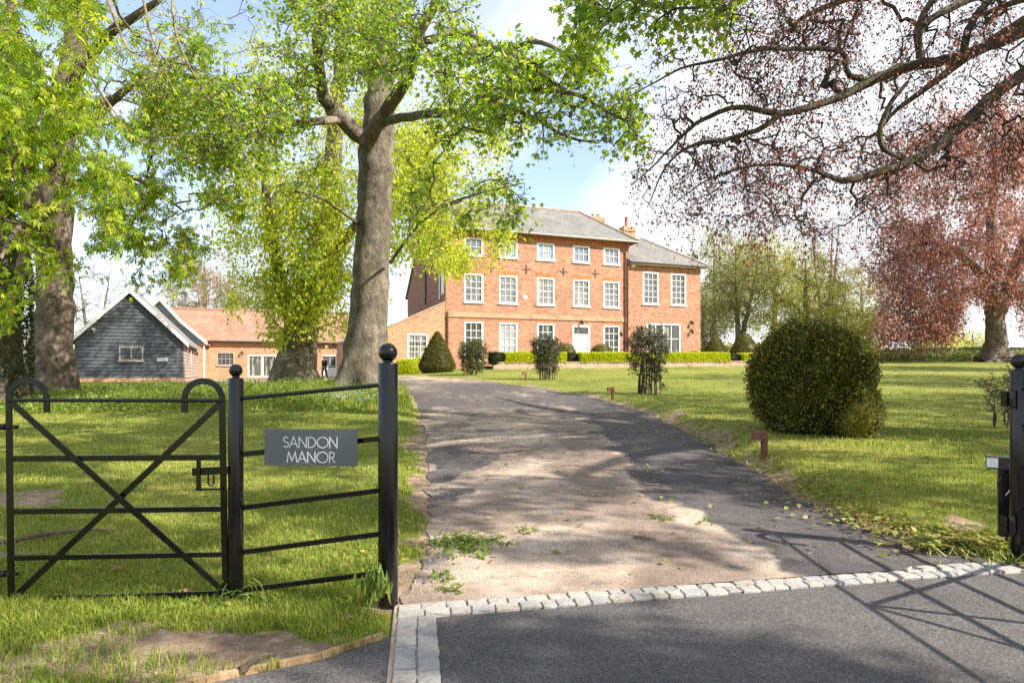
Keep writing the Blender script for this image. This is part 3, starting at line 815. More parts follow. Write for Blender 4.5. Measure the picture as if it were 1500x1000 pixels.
# long rough grass under the trees on the left bank
n = 90000
x = rng.uniform(-24, -2.2, n); y = 13 + (29 - 13) * rng.random(n) ** .8
edge = 14.2 + 1.5 * fbm(x * .5, x * 0, 91) + .25 * np.maximum(0, -x - 6) * .3
ok, sd = lawn_ok(x, y); ok &= (y > edge) & (sd > .15) & (rng.random(n) < ss(.2, .5, fbm(x * .8, y * .5, 92)))
x, y = x[ok], y[ok]; z = ground_h(x, y)
h = (.07 + .2 * rng.random(len(x)) ** 2) * (.5 + ss(0, 4, y - 14)) * (1 - .5 * ss(22, 28, y))
V, q4, q3 = blades(np.stack([x, y, z], 1), h, .012 + .010 * rng.random(len(x)), .7)
tag(link('rough_grass', fast_mesh('rough_grass', V, [q4, q3]), grass_mat('rough_blade', [(.2, (.08, .14, .02)), (.45, (.16, .24, .03)), (.65, (.26, .32, .05)), (.85, (.38, .38, .11))], .45)), 'long rough grass growing beneath the trees on the bank', 'grass', kind='stuff')
# cow parsley and forget-me-nots in it
def flowers(name, n, xr, yr, col, size, zr, label):
    x = rng.uniform(*xr, n); y = rng.uniform(*yr, n); c = (fbm(x * 1.1, y * .9, 95) > .48) & (sdrive(x, y) > .35)
    x, y = x[c], y[c]; P = np.stack([x, y, ground_h(x, y) + rng.uniform(*zr, len(x))], 1)
    P = np.repeat(P, 6, 0) + rng.normal(size=(6 * len(P), 3)) * .05
    V, Fq = leaf_arrays(P, rng.normal(size=P.shape) + np.array([0, 0, .2]), rng.uniform(*size, len(P)), 'diamond', .9)
    tag(link(name, fast_mesh(name, V, [Fq]), leafmat(name, col, .3)), label, 'flowers', kind='stuff')
flowers('cow_parsley', 420, (-20, -3.0), (16, 26), [(.62, .62, .5), (.7, .7, .58), (.5, .55, .3)], (.025, .05), (.1, .34), 'white and cream flower heads of cow parsley in the rough grass')
flowers('forget_me_not', 260, (-5.6, -3.2), (15.2, 19.5), [(.42, .46, .62), (.5, .55, .66)], (.02, .04), (.12, .3), 'pale blue forget-me-nots below the big grey trunk')
# broad weeds / nettles
n = 2600
x = rng.uniform(-22, -2.6, n); y = rng.uniform(14.5, 27, n); ok, sd = lawn_ok(x, y); ok &= (sd > .2) & (fbm(x * .6, y * .5, 97) > .46); x, y = x[ok], y[ok]
P = np.stack([x, y, ground_h(x, y) + .08], 1); P = np.repeat(P, 9, 0); P += np.stack([rng.normal(size=len(P)) * .1, rng.normal(size=len(P)) * .1, rng.uniform(0, .2, len(P))], 1)
V, Fq = leaf_arrays(P, rng.normal(size=P.shape) + np.array([0, 0, .1]), rng.uniform(.06, .12, len(P)), 'diamond', .7)
tag(link('nettles', fast_mesh('nettles', V, [Fq]), leafmat('nettle_leaf', [(.10, .18, .03), (.18, .26, .04), (.28, .33, .07)], .4)), 'leafy nettles and weeds in the rough grass', 'weeds', kind='stuff')
# pebbles and crumbs
def pebbles(name, x, y, s, mat, label):
    z = np.where(sdrive(x, y) < 0, base_h(x, y) + .028, ground_h(x, y) + .004)
    ov = np.array([(1, 0, 0), (0, 1, 0), (-1, 0, 0), (0, -1, 0), (0, 0, .7), (0, 0, -.4)]); of = np.array([(0, 1, 4), (1, 2, 4), (2, 3, 4), (3, 0, 4), (1, 0, 5), (2, 1, 5), (3, 2, 5), (0, 3, 5)])
    a = rng.uniform(0, 6.28, len(x)); ca, sa = np.cos(a)[:, None], np.sin(a)[:, None]
    q = ov[None] * rng.uniform(.5, 1.3, (len(x), 6, 1)) * s[:, None, None]
    V = np.stack([x[:, None] + q[..., 0] * ca - q[..., 1] * sa, y[:, None] + q[..., 0] * sa + q[..., 1] * ca, z[:, None] + q[..., 2]], -1)
    tag(link(name, fast_mesh(name, V.reshape(-1, 3), [(of[None] + np.arange(len(x))[:, None, None] * 6).reshape(-1, 3)]), mat), label, 'stones', kind='stuff')
n = 2600
x = rng.uniform(-3.4, -.65, n); y = rng.uniform(2.5, 4.0, n); ok, _ = lawn_ok(x, y); ok &= (soil(x, y) > .5)
e = RE2[(rng.random(2600) ** 1.5 * 300).astype(int)] + rng.normal(size=(2600, 2)) * .16
e2 = LE2[20 + (rng.random(2600) ** 1.5 * 260).astype(int)] + rng.normal(size=(2600, 2)) * .18
yb = 4.4 + 7 * rng.random(3500) ** 1.5; xb = np.interp(yb, [4, 5, 6, 7, 9, 11, 14, 20], [1.95, 1.85, 1.6, 1.35, 1.4, 1.5, 1.6, 1.0]) + rng.normal(size=3500) * .28
yl = 4.1 + 6 * rng.random(2500) ** 1.5; xl = -.6 - (yl - 4) * .12 + np.abs(rng.normal(size=2500)) * .3
x = np.concatenate([x[ok], e[:, 0], e2[:, 0], xb, xl]); y = np.concatenate([y[ok], e[:, 1], e2[:, 1], yb, yl])
kk = (sfore(x, y) > .28); x, y = x[kk], y[kk]
pebbles('pebbles', x, y, .002 + .006 * rng.random(len(x)) ** 4, leafmat('flint_pebble', [(.2, .15, .11), (.32, .26, .2), (.45, .38, .3), (.25, .19, .14)], 0.0, .8), 'small flints and crumbs of gravel on the bare soil')

# daisies and clover in the lawns
n = 1500
x, y = lawn_points(n, 4.5, 24, 1.0); ok, sd_ = lawn_ok(x, y); ok &= (fbm(x * .7, y * .6, 101) > .5) & (soil(x, y) < .3) & (sd_ > .3); x, y = x[ok], y[ok]
P = np.repeat(np.stack([x, y, ground_h(x, y) + .03], 1), 5, 0); P += rng.normal(size=P.shape) * np.array([.05, .05, .006])
V, Fq = leaf_arrays(P, rng.normal(size=P.shape) * np.array([1, 1, .15]), rng.uniform(.018, .034, len(P)), 'diamond', 2.0)
tag(link('clover', fast_mesh('clover', V, [Fq]), leafmat('clover_leaf', [(.05, .12, .02), (.09, .17, .03), (.14, .2, .05)], .3)), 'low clover and weed leaves scattered through the mown lawns', 'clover', kind='stuff')
# ------------------------------------------------------------------ buildings
ANG = math.atan2(.365, .931)
def facade(mb, x0, x1, z0, z1, ops, y=0.0, depth=.12):
    xs = sorted({x0, x1, *[o[0] for o in ops], *[o[1] for o in ops]}); zs = sorted({z0, z1, *[o[2] for o in ops], *[o[3] for o in ops]})
    for a, b in zip(xs[:-1], xs[1:]):
        for c, d in zip(zs[:-1], zs[1:]):
            mx, mz = (a + b) / 2, (c + d) / 2
            if any(o[0] < mx < o[1] and o[2] < mz < o[3] for o in ops): continue
            mb.add([(a, y, c), (b, y, c), (b, y, d), (a, y, d)], [(0, 1, 2, 3)])
    for a, b, c, d in ops:
        Y = y + depth
        mb.add([(a, y, c), (a, Y, c), (a, Y, d), (a, y, d)], [(0, 1, 2, 3)]); mb.add([(b, y, c), (b, y, d), (b, Y, d), (b, Y, c)], [(0, 1, 2, 3)])
        mb.add([(a, y, d), (a, Y, d), (b, Y, d), (b, y, d)], [(0, 1, 2, 3)]); mb.add([(a, y, c), (b, y, c), (b, Y, c), (a, Y, c)], [(0, 1, 2, 3)])
def window(par, x0, x1, z0, z1, cols, rows, y=0.0, fw=.11, bar=.032, glass='glass', mat='white', sill=True, arch=True, mid=True, colw=None, name='window', proud=.012):
    mb = MB(); ya, yb = y - proud, y + .1
    mb.box(x0, x0 + fw, ya, yb, z0, z1); mb.box(x1 - fw, x1, ya, yb, z0, z1)
    mb.box(x0 + fw, x1 - fw, ya + .001, yb, z1 - fw, z1); mb.box(x0 + fw, x1 - fw, ya + .001, yb, z0, z0 + fw * .9)
    xi0, xi1, zi0, zi1 = x0 + fw, x1 - fw, z0 + fw * .9, z1 - fw
    yb1, yb2 = y + .03, y + .085
    for k in range(1, cols):
        xc = xi0 + (xi1 - xi0) * k / cols; mb.box(xc - bar / 2, xc + bar / 2, yb1, yb2, zi0, zi1)
    for k in range(1, rows):
        zc = zi0 + (zi1 - zi0) * k / rows; hb = bar * (1.7 if (mid and k * 2 == rows) else 1) / 2
        mb.box(xi0, xi1, yb1 - .003, yb2 - .003, zc - hb, zc + hb)
    w = mb.build(name, M[mat], par)
    pm = MB()
    for a_ in range(cols):
        for b_ in range(rows):
            u0, u1 = xi0 + (xi1 - xi0) * a_ / cols, xi0 + (xi1 - xi0) * (a_ + 1) / cols; v0, v1 = zi0 + (zi1 - zi0) * b_ / rows, zi0 + (zi1 - zi0) * (b_ + 1) / rows
            t_, s_ = rng.normal() * .012, rng.normal() * .012; yc = y + .068
            pm.add([(u0, yc - t_ * (u1 - u0) - s_ * (v1 - v0), v0), (u1, yc + t_ * (u1 - u0) - s_ * (v1 - v0), v0), (u1, yc + t_ * (u1 - u0) + s_ * (v1 - v0), v1), (u0, yc - t_ * (u1 - u0) + s_ * (v1 - v0), v1)], [(0, 1, 2, 3)])
    pm.build('pane', M[glass], w, fix=False)
    if sill: MB().box(x0 - .06, x1 + .06, y - .09, y + .1, z0 - .085, z0 - .003).build('sill', M[mat], w, bevel=.01)
    return w

# ---------------- manor house
GZ0 = .9
HO = (-4.32, 44.5, 0)
house = empty('manor_house', HO, ANG, 'three-storey red brick Georgian manor house with white sash windows and slate hipped roof', 'house')
WX = [1.92, 4.37, 7.14, 9.89, 12.32]; hw = .66
ops = []
for i, c in enumerate(WX):
    ops.append((c - hw, c + hw, 9.07, 10.24)); ops.append((c - hw, c + hw, 5.98, 7.86))
    if i != 3: ops.append((c - hw, c + hw, 2.1, 4.70))
ops.append((9.19, 10.56, 1.55, 4.66))
mb = MB(); facade(mb, 0, 13.73, .6, 10.95, ops)
mb.add([(13.73, 0, .6), (13.73, 7.7, .6), (13.73, 7.7, 10.8), (13.73, 0, 10.95)], [(0, 1, 2, 3)])
mb.add([(0, 11.2, .6), (13.73, 11.2, .6), (13.73, 11.2, 7.6), (0, 11.2, 7.6)], [(0, 1, 2, 3)])
mb.add([(13.73, 7.7, .6), (13.73, 11.2, .6), (13.73, 11.2, 7.6), (13.73, 7.7, 10.8)], [(0, 1, 2, 3)])
mb.build('wall', M['brick'], house, fix=False)
MB().add([(0, 0, .6), (0, 11.2, .6), (0, 11.2, 7.6), (0, 4.5, 13.6), (0, 0, 10.95)], [(0, 1, 2, 3, 4)]).build('gable_wall', M['brick_dark'], house, fix=False)['label'] = 'brick gable end of the house, shade put into its dark brick colour'
# roof
rf = MB(); e = 10.78
P1, P2 = (-.12, 4.5, 13.78), (11.95, 4.5, 13.78)
rf.slab([(-.12, -.5, e), (14.25, -.5, e), P2, P1], (0, 0, -.14))
rf.slab([(14.25, -.5, e), (14.25, 7.95, e), P2], (0, 0, -.14))
rf.slab([P1, P2, (14.25, 7.95, e), (14.25, 11.5, 7.35), (-.12, 11.5, 7.35)], (0, 0, -.14))
roof = rf.build('roof', M['slate'], house)
rd = MB(); rd.tube([(-.15, 4.5, 13.8), (11.95, 4.5, 13.8)], .1, 8); rd.tube([(11.95, 4.5, 13.8), (14.25, -.5, e + .05)], .09, 8); rd.build('ridge_tile', M['coping'], roof)
def chimney(par, x, y, z0, z1, w, d, mat, pots):
    c = MB(); c.box(x - w / 2, x + w / 2, y - d / 2, y + d / 2, z0, z1 - .35)
    c.box(x - w / 2 - .06, x + w / 2 + .06, y - d / 2 - .06, y + d / 2 + .06, z1 - .35, z1 - .18); c.box(x - w / 2 - .02, x + w / 2 + .02, y - d / 2 - .02, y + d / 2 + .02, z1 - .18, z1)
    ch = c.build('chimney', M[mat], par)
    for px_, pm, ph in pots:
        MB().lathe([(.13, 0), (.15, .05), (.11, .1), (.10, ph - .1), (.14, ph - .05), (.12, ph), (.06, ph)], (px_, y, z1), 14).build('chimney_pot', M[pm], ch, True)
chimney(roof, 14.6, 6.6, 8.5, 14.0, 1.15, .8, 'brick_pale', [(14.35, 'coping', .3), (14.85, 'coping', .3)])
chimney(roof, 15.3, 2.8, 9.5, 12.5, 1.0, .7, 'brick_pale', [(15.2, 'pot', .8)])
chimney(roof, .5, 4.6, 12.5, 15.6, .75, 1.5, 'brick_red', [(.5, 'pot', .5)])
cn = MB(); cn.box(-.03, 13.76, -.09, -.003, 10.52, 10.78); cn.box(-.03, 13.76, -.05, -.004, 10.36, 10.52)
for q in np.arange(.1, 13.7, .24): cn.box(q, q + .11, -.085, -.004, 10.42, 10.5199)
cn.build('cornice', M['brick_red'], house)
MB().tube([(-.1, -.52, 10.74), (14.25, -.52, 10.72)], .06, 8).build('gutter', M['greywood'], house)
MB().box(.0, 13.7, -.045, -.003, 4.98, 5.3).build('string_course', M['band'], house)
MB().box(.0, 13.7, -.055, -.046, 4.955, 4.979).build('drip_moulding', M['pipe'], house)
def arch(c, z0, z1, k):
    MB().slab([(c - hw - .02, -.006, z0), (c + hw + .02, -.006, z0), (c + hw + k, -.006, z1), (c - hw - k, -.006, z1)], (0, .02, 0)).build('window_arch', M['brick_red'], house)
for i, c in enumerate(WX):
    arch(c, 7.868, 8.15, .16)
    if i != 3: arch(c, 4.708, 4.95, .14)
for i, c in enumerate(WX):
    window(house, c - hw, c + hw, 9.07, 10.24, 3, 2, glass='glass_blue', mid=False)
    window(house, c - hw, c + hw, 5.98, 7.86, 3, 4)
    if i != 3: window(house, c - hw, c + hw, 2.1, 4.70, 3, 5, glass='glass_dark' if i != 1 else 'glass', mid=False)
d = MB(); d.box(9.19, 9.30, -.03, .1, 1.55, 4.66); d.box(10.45, 10.56, -.03, .1, 1.55, 4.66); d.box(9.30, 10.45, -.029, .1, 4.5, 4.66); d.box(9.3, 10.45, .0, .1, 3.93, 4.03)
door = d.build('door', M['white'], house)
MB().box(9.3, 10.45, .05, .07, 4.03, 4.5).build('fanlight', M['glass_dark'], door)
lf = MB(); lf.box(9.3, 10.45, .04, .09, 1.55, 3.93)
for a, b, c_, d_ in ((9.42, 9.82, 1.75, 2.35), (9.93, 10.33, 1.75, 2.35), (9.42, 9.82, 2.5, 3.15), (9.93, 10.33, 2.5, 3.15), (9.42, 9.82, 3.3, 3.8), (9.93, 10.33, 3.3, 3.8)):
    lf.box(a, b, .028, .0399, c_, d_)
lf.build('door_leaf', M['white'], door, bevel=.006)
MB().lathe([(.0, 0), (.035, .01), (.03, .05), (0, .06)], (10.36, .0, 2.6), 10).build('handle', M['iron'], door)
st = MB(); st.box(8.9, 10.85, -.9, -.002, 1.3, 1.52); st.build('doorstep', M['coping'], house)
for c in ((WX[0] + WX[1]) / 2, (WX[1] + WX[2]) / 2 - .05, (WX[2] + WX[3]) / 2, (WX[3] + WX[4]) / 2 - .08):
    a = MB(); a.beam((c - .3, -.035, 8.36), (c + .3, -.035, 8.36), .03, .045); a.beam((c, -.05, 8.05), (c, -.05, 8.67), .03, .045, (0, 1, 0))
    a.build('wall_anchor', M['tie'], house)
def drainpipe(par, x, y, z0, z1, swan=True, mat='pipe'):
    p = MB(); pts = [(x, y - .08, z0), (x, y - .08, z1 - .7), (x, y - .45, z1 - .1)] if swan else [(x, y - .08, z0), (x, y - .08, z1)]
    p.tube(pts, .05, 8)
    for z in np.arange(z0 + .6, z1 - .7, 1.8): p.tube([(x, y - .08, z), (x, y - .08, z + .1)], .068, 8)
    p.build('drainpipe', M[mat], par)
drainpipe(house, 13.42, 0, 1.4, 10.75); drainpipe(house, 13.62, 0, 1.4, 9.6, False); drainpipe(house, .12, 0, 1.4, 5.3, False)
MB().tube([(-.09, 1.2, 6.2), (-.09, 1.2, 9.9)], .05, 8).build('drainpipe', M['white'], house)
MB().tube([(-.09, 5.0, 6.2), (-.09, 5.0, 12.6)], .05, 8).build('drainpipe', M['iron'], house)
def wall_lamp(par, x, y, z):
    a = MB(); a.box(x - .04, x + .04, y - .05, y - .002, z - .1, z + .1); a.tube([(x, y - .05, z), (x, y - .18, z + .08), (x, y - .22, z + .02)], .02, 6)
    a.lathe([(.02, 0), (.09, -.06), (.08, -.22), (.05, -.26), (0, -.27)], (x, y - .22, z + .02), 10); a.build('wall_lamp', M['iron'], par)
wall_lamp(house, 9.87, 0, 4.92); wall_lamp(house, 13.02, 0, 4.15)
f_ = MB(); f_.lathe([(0, -.02), (.14, 0), (.16, .02), (.1, .05), (0, .06)], (0, 0, 0), 14)
fl = f_.build('wall_plaque', M['white'], house); fl.rotation_euler = (R(90), 0, 0); fl.location = (5.6, -.0, 6.45)
# side window on the gable, tile hung strip
w = MB(); w.box(-.03, .02, .35, 1.0, 6.5, 8.3); w.build('window', M['white'], house)
# right wing
WY = .16
ops = [(15.02, 16.36, 6.36, 8.73), (17.45, 18.8, 6.36, 8.73), (15.35, 18.3, 1.7, 4.96)]
mb = MB(); facade(mb, 13.73, 20.12, .6, 9.42, ops, WY)
mb.add([(20.12, WY, .6), (20.12, 8, .6), (20.12, 8, 9.42), (20.12, WY, 9.42)], [(0, 1, 2, 3)])
mb.add([(13.73, 8, .6), (20.12, 8, .6), (20.12, 8, 9.42), (13.73, 8, 9.42)], [(0, 1, 2, 3)])
mb.build('wing_wall', M['brick'], house, fix=False)
r2 = MB(); e2 = 9.38; Q1, Q2 = (13.5, 4.1, 12.05), (17.3, 4.1, 12.05)
r2.slab([(13.745, WY - .42, e2), (20.5, WY - .42, e2), Q2, (13.745, 4.1, 12.05)], (0, 0, -.13))
r2.slab([(20.5, WY - .42, e2), (20.5, 8.4, e2), Q2], (0, 0, -.13)); r2.slab([(13.745, 4.1, 12.05), Q2, (20.5, 8.4, e2), (13.745, 8.4, e2)], (0, 0, -.13))
wr_ = r2.build('wing_roof', M['slate'], house)
MB().tube([Q2, (20.5, WY - .42, e2 + .04)], .08, 8).build('ridge_tile', M['coping'], wr_)
MB().tube([(13.8, WY - .45, 9.32), (20.5, WY - .45, 9.30)], .06, 8).build('gutter', M['iron'], house)
MB().box(13.75, 20.45, WY - .40, WY - .02, 9.21, 9.24).build('soffit', M['cream'], house)
window(house, *ops[0], 3, 5, WY, mid=False); window(house, *ops[1], 3, 5, WY, mid=False)
window(house, *ops[2], 4, 3, WY, glass='glass_dark', mid=False, sill=False, bar=.05)
wall_lamp(house, 19.25, WY, 5.15); wall_lamp(house, 19.25, WY, 4.5)
g = MB(); g.box(14.0, 14.25, WY - .2, WY - .003, 9.0, 9.15); g.build('floodlight', M['white'], house)
# left lean-to
ops = [(-2.52, -1.18, 2.18, 3.82)]
mb = MB()
facade(mb, -6.2, 0, .3, 3.2, [(a, b, max(c, .3), min(d_, 3.2)) for a, b, c, d_ in [(-2.52, -1.18, 2.18, 3.2)]], .02)
facade(mb, -2.52, -1.18, 3.82, 4.2, [], .02)
mb.add([(-6.2, .02, 3.2), (-2.52, .02, 3.2), (-2.52, .02, 4.2), (-3.83, .02, 4.15), (-6.2, .02, 3.4)], [(0, 1, 2, 3, 4)])
mb.add([(-1.18, .02, 3.2), (0, .02, 3.2), (0, .02, 4.2), (-1.18, .02, 4.2)], [(0, 1, 2, 3)])
mb.add([(-3.83, .02, 4.15), (-2.52, .02, 4.2), (0, .02, 4.2), (0, .02, 5.89)], [(0, 1, 2, 3)])
mb.add([(-6.2, .02, .3), (-6.2, 6, .3), (-6.2, 6, 3.4), (-6.2, .02, 3.4)], [(0, 1, 2, 3)])
for q in [(-2.52, 3.2, 3.82), (-1.18, 3.2, 3.82)]: mb.add([(q[0], .02, q[1]), (q[0], .14, q[1]), (q[0], .14, q[2]), (q[0], .02, q[2])], [(0, 1, 2, 3)])
mb.build('lean_to_wall', M['brick_pale'], house, fix=False)
cp = MB(); cp.slab([(-6.25, -.04, 3.4), (-3.83, -.04, 4.155), (-3.83, .28, 4.155), (-6.25, .28, 3.4)], (0, 0, .09)); cp.slab([(-3.83, -.04, 4.155), (-.02, -.04, 5.89), (-.02, .28, 5.89), (-3.83, .28, 4.155)], (0, 0, .09))
cp.build('coping', M['coping'], house)
MB().slab([(-6.2, .3, 3.3), (-3.83, .3, 4.05), (-3.83, 6, 4.05), (-6.2, 6, 3.3)], (0, 0, -.1)).slab([(-3.83, .3, 4.05), (0, .3, 5.75), (0, 6, 5.75), (-3.83, 6, 4.05)], (0, 0, -.1)).build('lean_to_roof', M['slate'], house)
window(house, -2.52, -1.18, 2.18, 3.82, 3, 4, .02, glass='glass_dark', mid=False)

# ---------------- low retaining wall and clipped hedge
def hpt(t, off): return np.array([HO[0] + .931 * t + .365 * off, HO[1] + .365 * t - .931 * off])
HOFF = 4.1
def tx(px, off):      # distance along the facade line, moved off metres forward, seen at px
    k = (px - CX) / F; p = hpt(0, off); return (k * p[1] - p[0]) / (.931 - .365 * k)
t0, t1 = tx(723, HOFF + .35), tx(1105, HOFF + .35)
pw = hpt(t0, HOFF + .35)
rw = MB(); L_ = t1 - t0
def wz(t): return 1.90 + (t - t0) / L_ * .20
rw.add([(0, 0, .9), (L_, 0, .9), (L_, 0, wz(t1)), (0, 0, wz(t0)), (0, .3, .9), (L_, .3, .9), (L_, .3, wz(t1)), (0, .3, wz(t0))], [(0, 1, 2, 3), (4, 7, 6, 5), (0, 3, 7, 4), (1, 5, 6, 2), (3, 2, 6, 7), (0, 4, 5, 1)])
rwo = empty('retaining_wall', (pw[0], pw[1], 0), ANG, 'low pale brick retaining wall below the golden hedge', 'wall')
rw.build('wall', M['coping'], rwo)
rc_ = MB(); rc_.add([(-.03, -.04, wz(t0)), (L_, -.04, wz(t1)), (L_, .34, wz(t1)), (-.03, .34, wz(t0)), (-.03, -.04, wz(t0) + .06), (L_, -.04, wz(t1) + .06), (L_, .34, wz(t1) + .06), (-.03, .34, wz(t0) + .06)], [(0, 3, 2, 1), (4, 5, 6, 7), (0, 1, 5, 4), (1, 2, 6, 5), (2, 3, 7, 6), (3, 0, 4, 7)])
rc_.build('coping', M['coping'], rwo)
# terrace behind the wall
tp = [hpt(t0, HOFF + .1), hpt(t1 + 14, HOFF + .1), hpt(t1 + 14, -12), hpt(20.2, -12), hpt(20.1, .1), hpt(-.1, .1), hpt(t0, .1)]
poly_sheet('terrace', [tuple(p) for p in tp], 1.86, flat('terrace_gravel', (.42, .36, .28), .95, .15, 8), 'gravel terrace between the house and the clipped hedge', 'terrace')
runs = [(738, 826, 'golden clipped hedge run left of the path to the front door'), (847, 1064, 'long golden clipped hedge run in front of the door and right wing'), (1085, 1118, 'short golden clipped hedge run beside the big round bush')]
for a, b, lb in runs:
    ta, tb = tx(a, HOFF), tx(b, HOFF)
    hedge_run('clipped_hedge', lb, hpt(ta, HOFF), hpt(tb, HOFF), .8, (wz(ta), wz(tb)), (2.52 + (ta - t0) / L_ * .14, 0), int(2600 * (tb - ta)), (.05, .10), M['hedge_leaf'], 'golden clipped hedges along the retaining wall')
ta = tx(738, HOFF)
hedge_run('clipped_hedge', 'return of the clipped hedge at the left wall end, its shade put in as dark leaves', hpt(tx(718, HOFF + .2), HOFF + .25), hpt(tx(735, HOFF), HOFF - .0), .6, (1.93, 1.93), (2.53, 0), 2500, (.05, .1), M['dark_leaf'], 'golden clipped hedges along the retaining wall')  # shaded side of the hedge, painted by the dark leaf colour
for a, b, lb in ((827, 846, 'small dark leaf block added as the shadow at the gap before the door'), (1065, 1084, 'small dark leaf block added as the shadow under the right cone topiary')):
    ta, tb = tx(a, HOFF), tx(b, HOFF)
    hedge_run('clipped_hedge', lb, hpt(ta, HOFF - .3), hpt(tb, HOFF - .3), .7, (wz(ta), wz(tb)), (2.46 + (ta - t0) / L_ * .14, 0), 2200, (.05, .1), M['dark_leaf'], 'golden clipped hedges along the retaining wall')  # dark blocks added where the hedge breaks are only in shadow
p0 = W(583, 550, 40.5); p1 = W(622, 550, 41)
hedge_run('clipped_hedge', 'low golden hedge in front of the lean-to window', p0[:2], p1[:2], .9, (1.05, 1.2), (2.05, 0), 4500, (.05, .10), M['hedge_leaf'], None)

# ---------------- outbuilding range (L shaped) with clay roof
OO = (-26.1, 58.0, 0)
out = empty('brick_outbuilding', OO, ANG, 'long single-storey brick outbuilding with orange clay tile roof', 'outbuilding')
ops = [(.96, 2.31, 1.94, 3.05), (3.4, 5.77, .92, 2.86), (9.75, 10.95, .92, 2.9)]
mb = MB(); facade(mb, .17, 21, .4, 4.08, ops)
mb.add([(21, 0, .4), (21, 6.4, .4), (21, 6.4, 4.08), (21, 3.2, 6.84), (21, 0, 4.08)], [(0, 1, 2, 3, 4)])
mb.add([(.17, -6.4, .4), (.17, 0, .4), (.17, 0, 3.75), (.17, -6.4, 3.75)], [(0, 1, 2, 3)])
mb.add([(-5.64, -6.42, .4), (.18, -6.42, .4), (.18, -6.42, 3.5), (-5.64, -6.42, 3.5)], [(0, 1, 2, 3)])
mb.build('wall', M['brick_pale'], out, fix=False)
gm = MB(); gm.add([(-5.64, -6.4, .4), (.17, -6.4, .4), (.17, -6.4, 3.75), (-2.74, -6.4, 6.75), (-5.64, -6.4, 3.75)], [(0, 1, 2, 3, 4)])
gm.add([(-5.64, -6.4, .4), (-5.64, 8, .4), (-5.64, 8, 3.75), (-5.64, -6.4, 3.75)], [(0, 1, 2, 3)]); gm.build('gable_cladding', M['lead'], out, fix=False)
rf = MB()
rf.slab([(-2.74, -.35, 4.02), (21.2, -.35, 4.02), (21.2, 3.2, 6.95), (-2.74, 3.2, 6.95)], (0, 0, -.12)); rf.slab([(-2.74, 3.2, 6.95), (21.2, 3.2, 6.95), (21.2, 6.75, 4.02), (-2.74, 6.75, 4.02)], (0, 0, -.12))
# cross wing roof, swept eaves
rf.slab([(-2.74, -6.6, 6.88), (-1.4, -6.6, 5.3), (-1.4, 3, 5.3), (-2.74, 3, 6.88)], (0, 0, -.12)); rf.slab([(-1.4, -6.6, 5.3), (.45, -6.6, 3.62), (.45, 0, 3.62), (-1.4, 3, 5.3)], (0, 0, -.12))
rf.slab([(-2.74, -6.6, 6.88), (-2.74, 8, 6.88), (-5.95, 8, 3.6), (-5.95, -6.6, 3.6)], (0, 0, -.12))
orf = rf.build('roof', M['clay'], out)
MB().tube([(-2.7, 3.2, 6.97), (21.2, 3.2, 6.97)], .11, 8).build('ridge_tile', M['clay'], orf)
bg = MB(); bg.slab([(-2.74, -6.72, 6.98), (-1.4, -6.72, 5.4), (.5, -6.72, 3.66), (.5, -6.72, 3.4), (-1.4, -6.72, 5.1), (-2.74, -6.72, 6.66)], (0, .09, 0)); bg.slab([(-2.74, -6.721, 6.98), (-2.74, -6.721, 6.66), (-5.95, -6.721, 3.4), (-5.95, -6.721, 3.66)], (0, .09, 0))
bg.build('bargeboard', M['cream'], out)
MB().tube([(.3, -.4, 3.98), (21.2, -.4, 3.96)], .06, 8).build('gutter', M['iron'], out)
MB().tube([(.25, -6.3, .6), (.25, -6.3, 3.6)], .06, 8).build('drainpipe', M['white'], out)
window(out, *ops[0], 4, 2, 0, fw=.07, mat='greywood', glass='glass_dark', mid=False)
fd = window(out, *ops[1], 2, 1, 0, fw=.13, bar=.22, mat='cream', glass='glass_dark', sill=False, name='french_door')
dd = window(out, 9.75, 10.95, .92, 2.9, 2, 2, 0, fw=.12, mat='white', glass='glass_dark', sill=False, name='door', mid=False)
MB().box(9.87, 10.83, .02, .06, .93, 1.75).build('door_panel', M['white'], dd)
for x_ in (2.95, 8.9, 13.5):
    wall_lamp(out, x_, 0, 3.1)
# low pale metal roofed building behind the lean-to
SO = np.array([-10.4, 58.0, 0]);
sh = empty('metal_roof_shed', SO, ANG, 'low brick shed with pale metal roof behind the lean-to', 'shed')
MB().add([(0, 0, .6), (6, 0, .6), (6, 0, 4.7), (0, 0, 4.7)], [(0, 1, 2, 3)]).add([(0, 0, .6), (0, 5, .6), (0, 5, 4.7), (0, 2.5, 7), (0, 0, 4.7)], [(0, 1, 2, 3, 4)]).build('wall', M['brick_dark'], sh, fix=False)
MB().slab([(-.2, -.3, 4.62), (6.2, -.3, 4.62), (6.2, 2.5, 6.7), (-.2, 2.5, 6.7)], (0, 0, -.1)).slab([(-.2, 2.5, 6.7), (6.2, 2.5, 6.7), (6.2, 5.3, 4.62), (-.2, 5.3, 4.62)], (0, 0, -.1)).build('roof', M['tin'], sh)

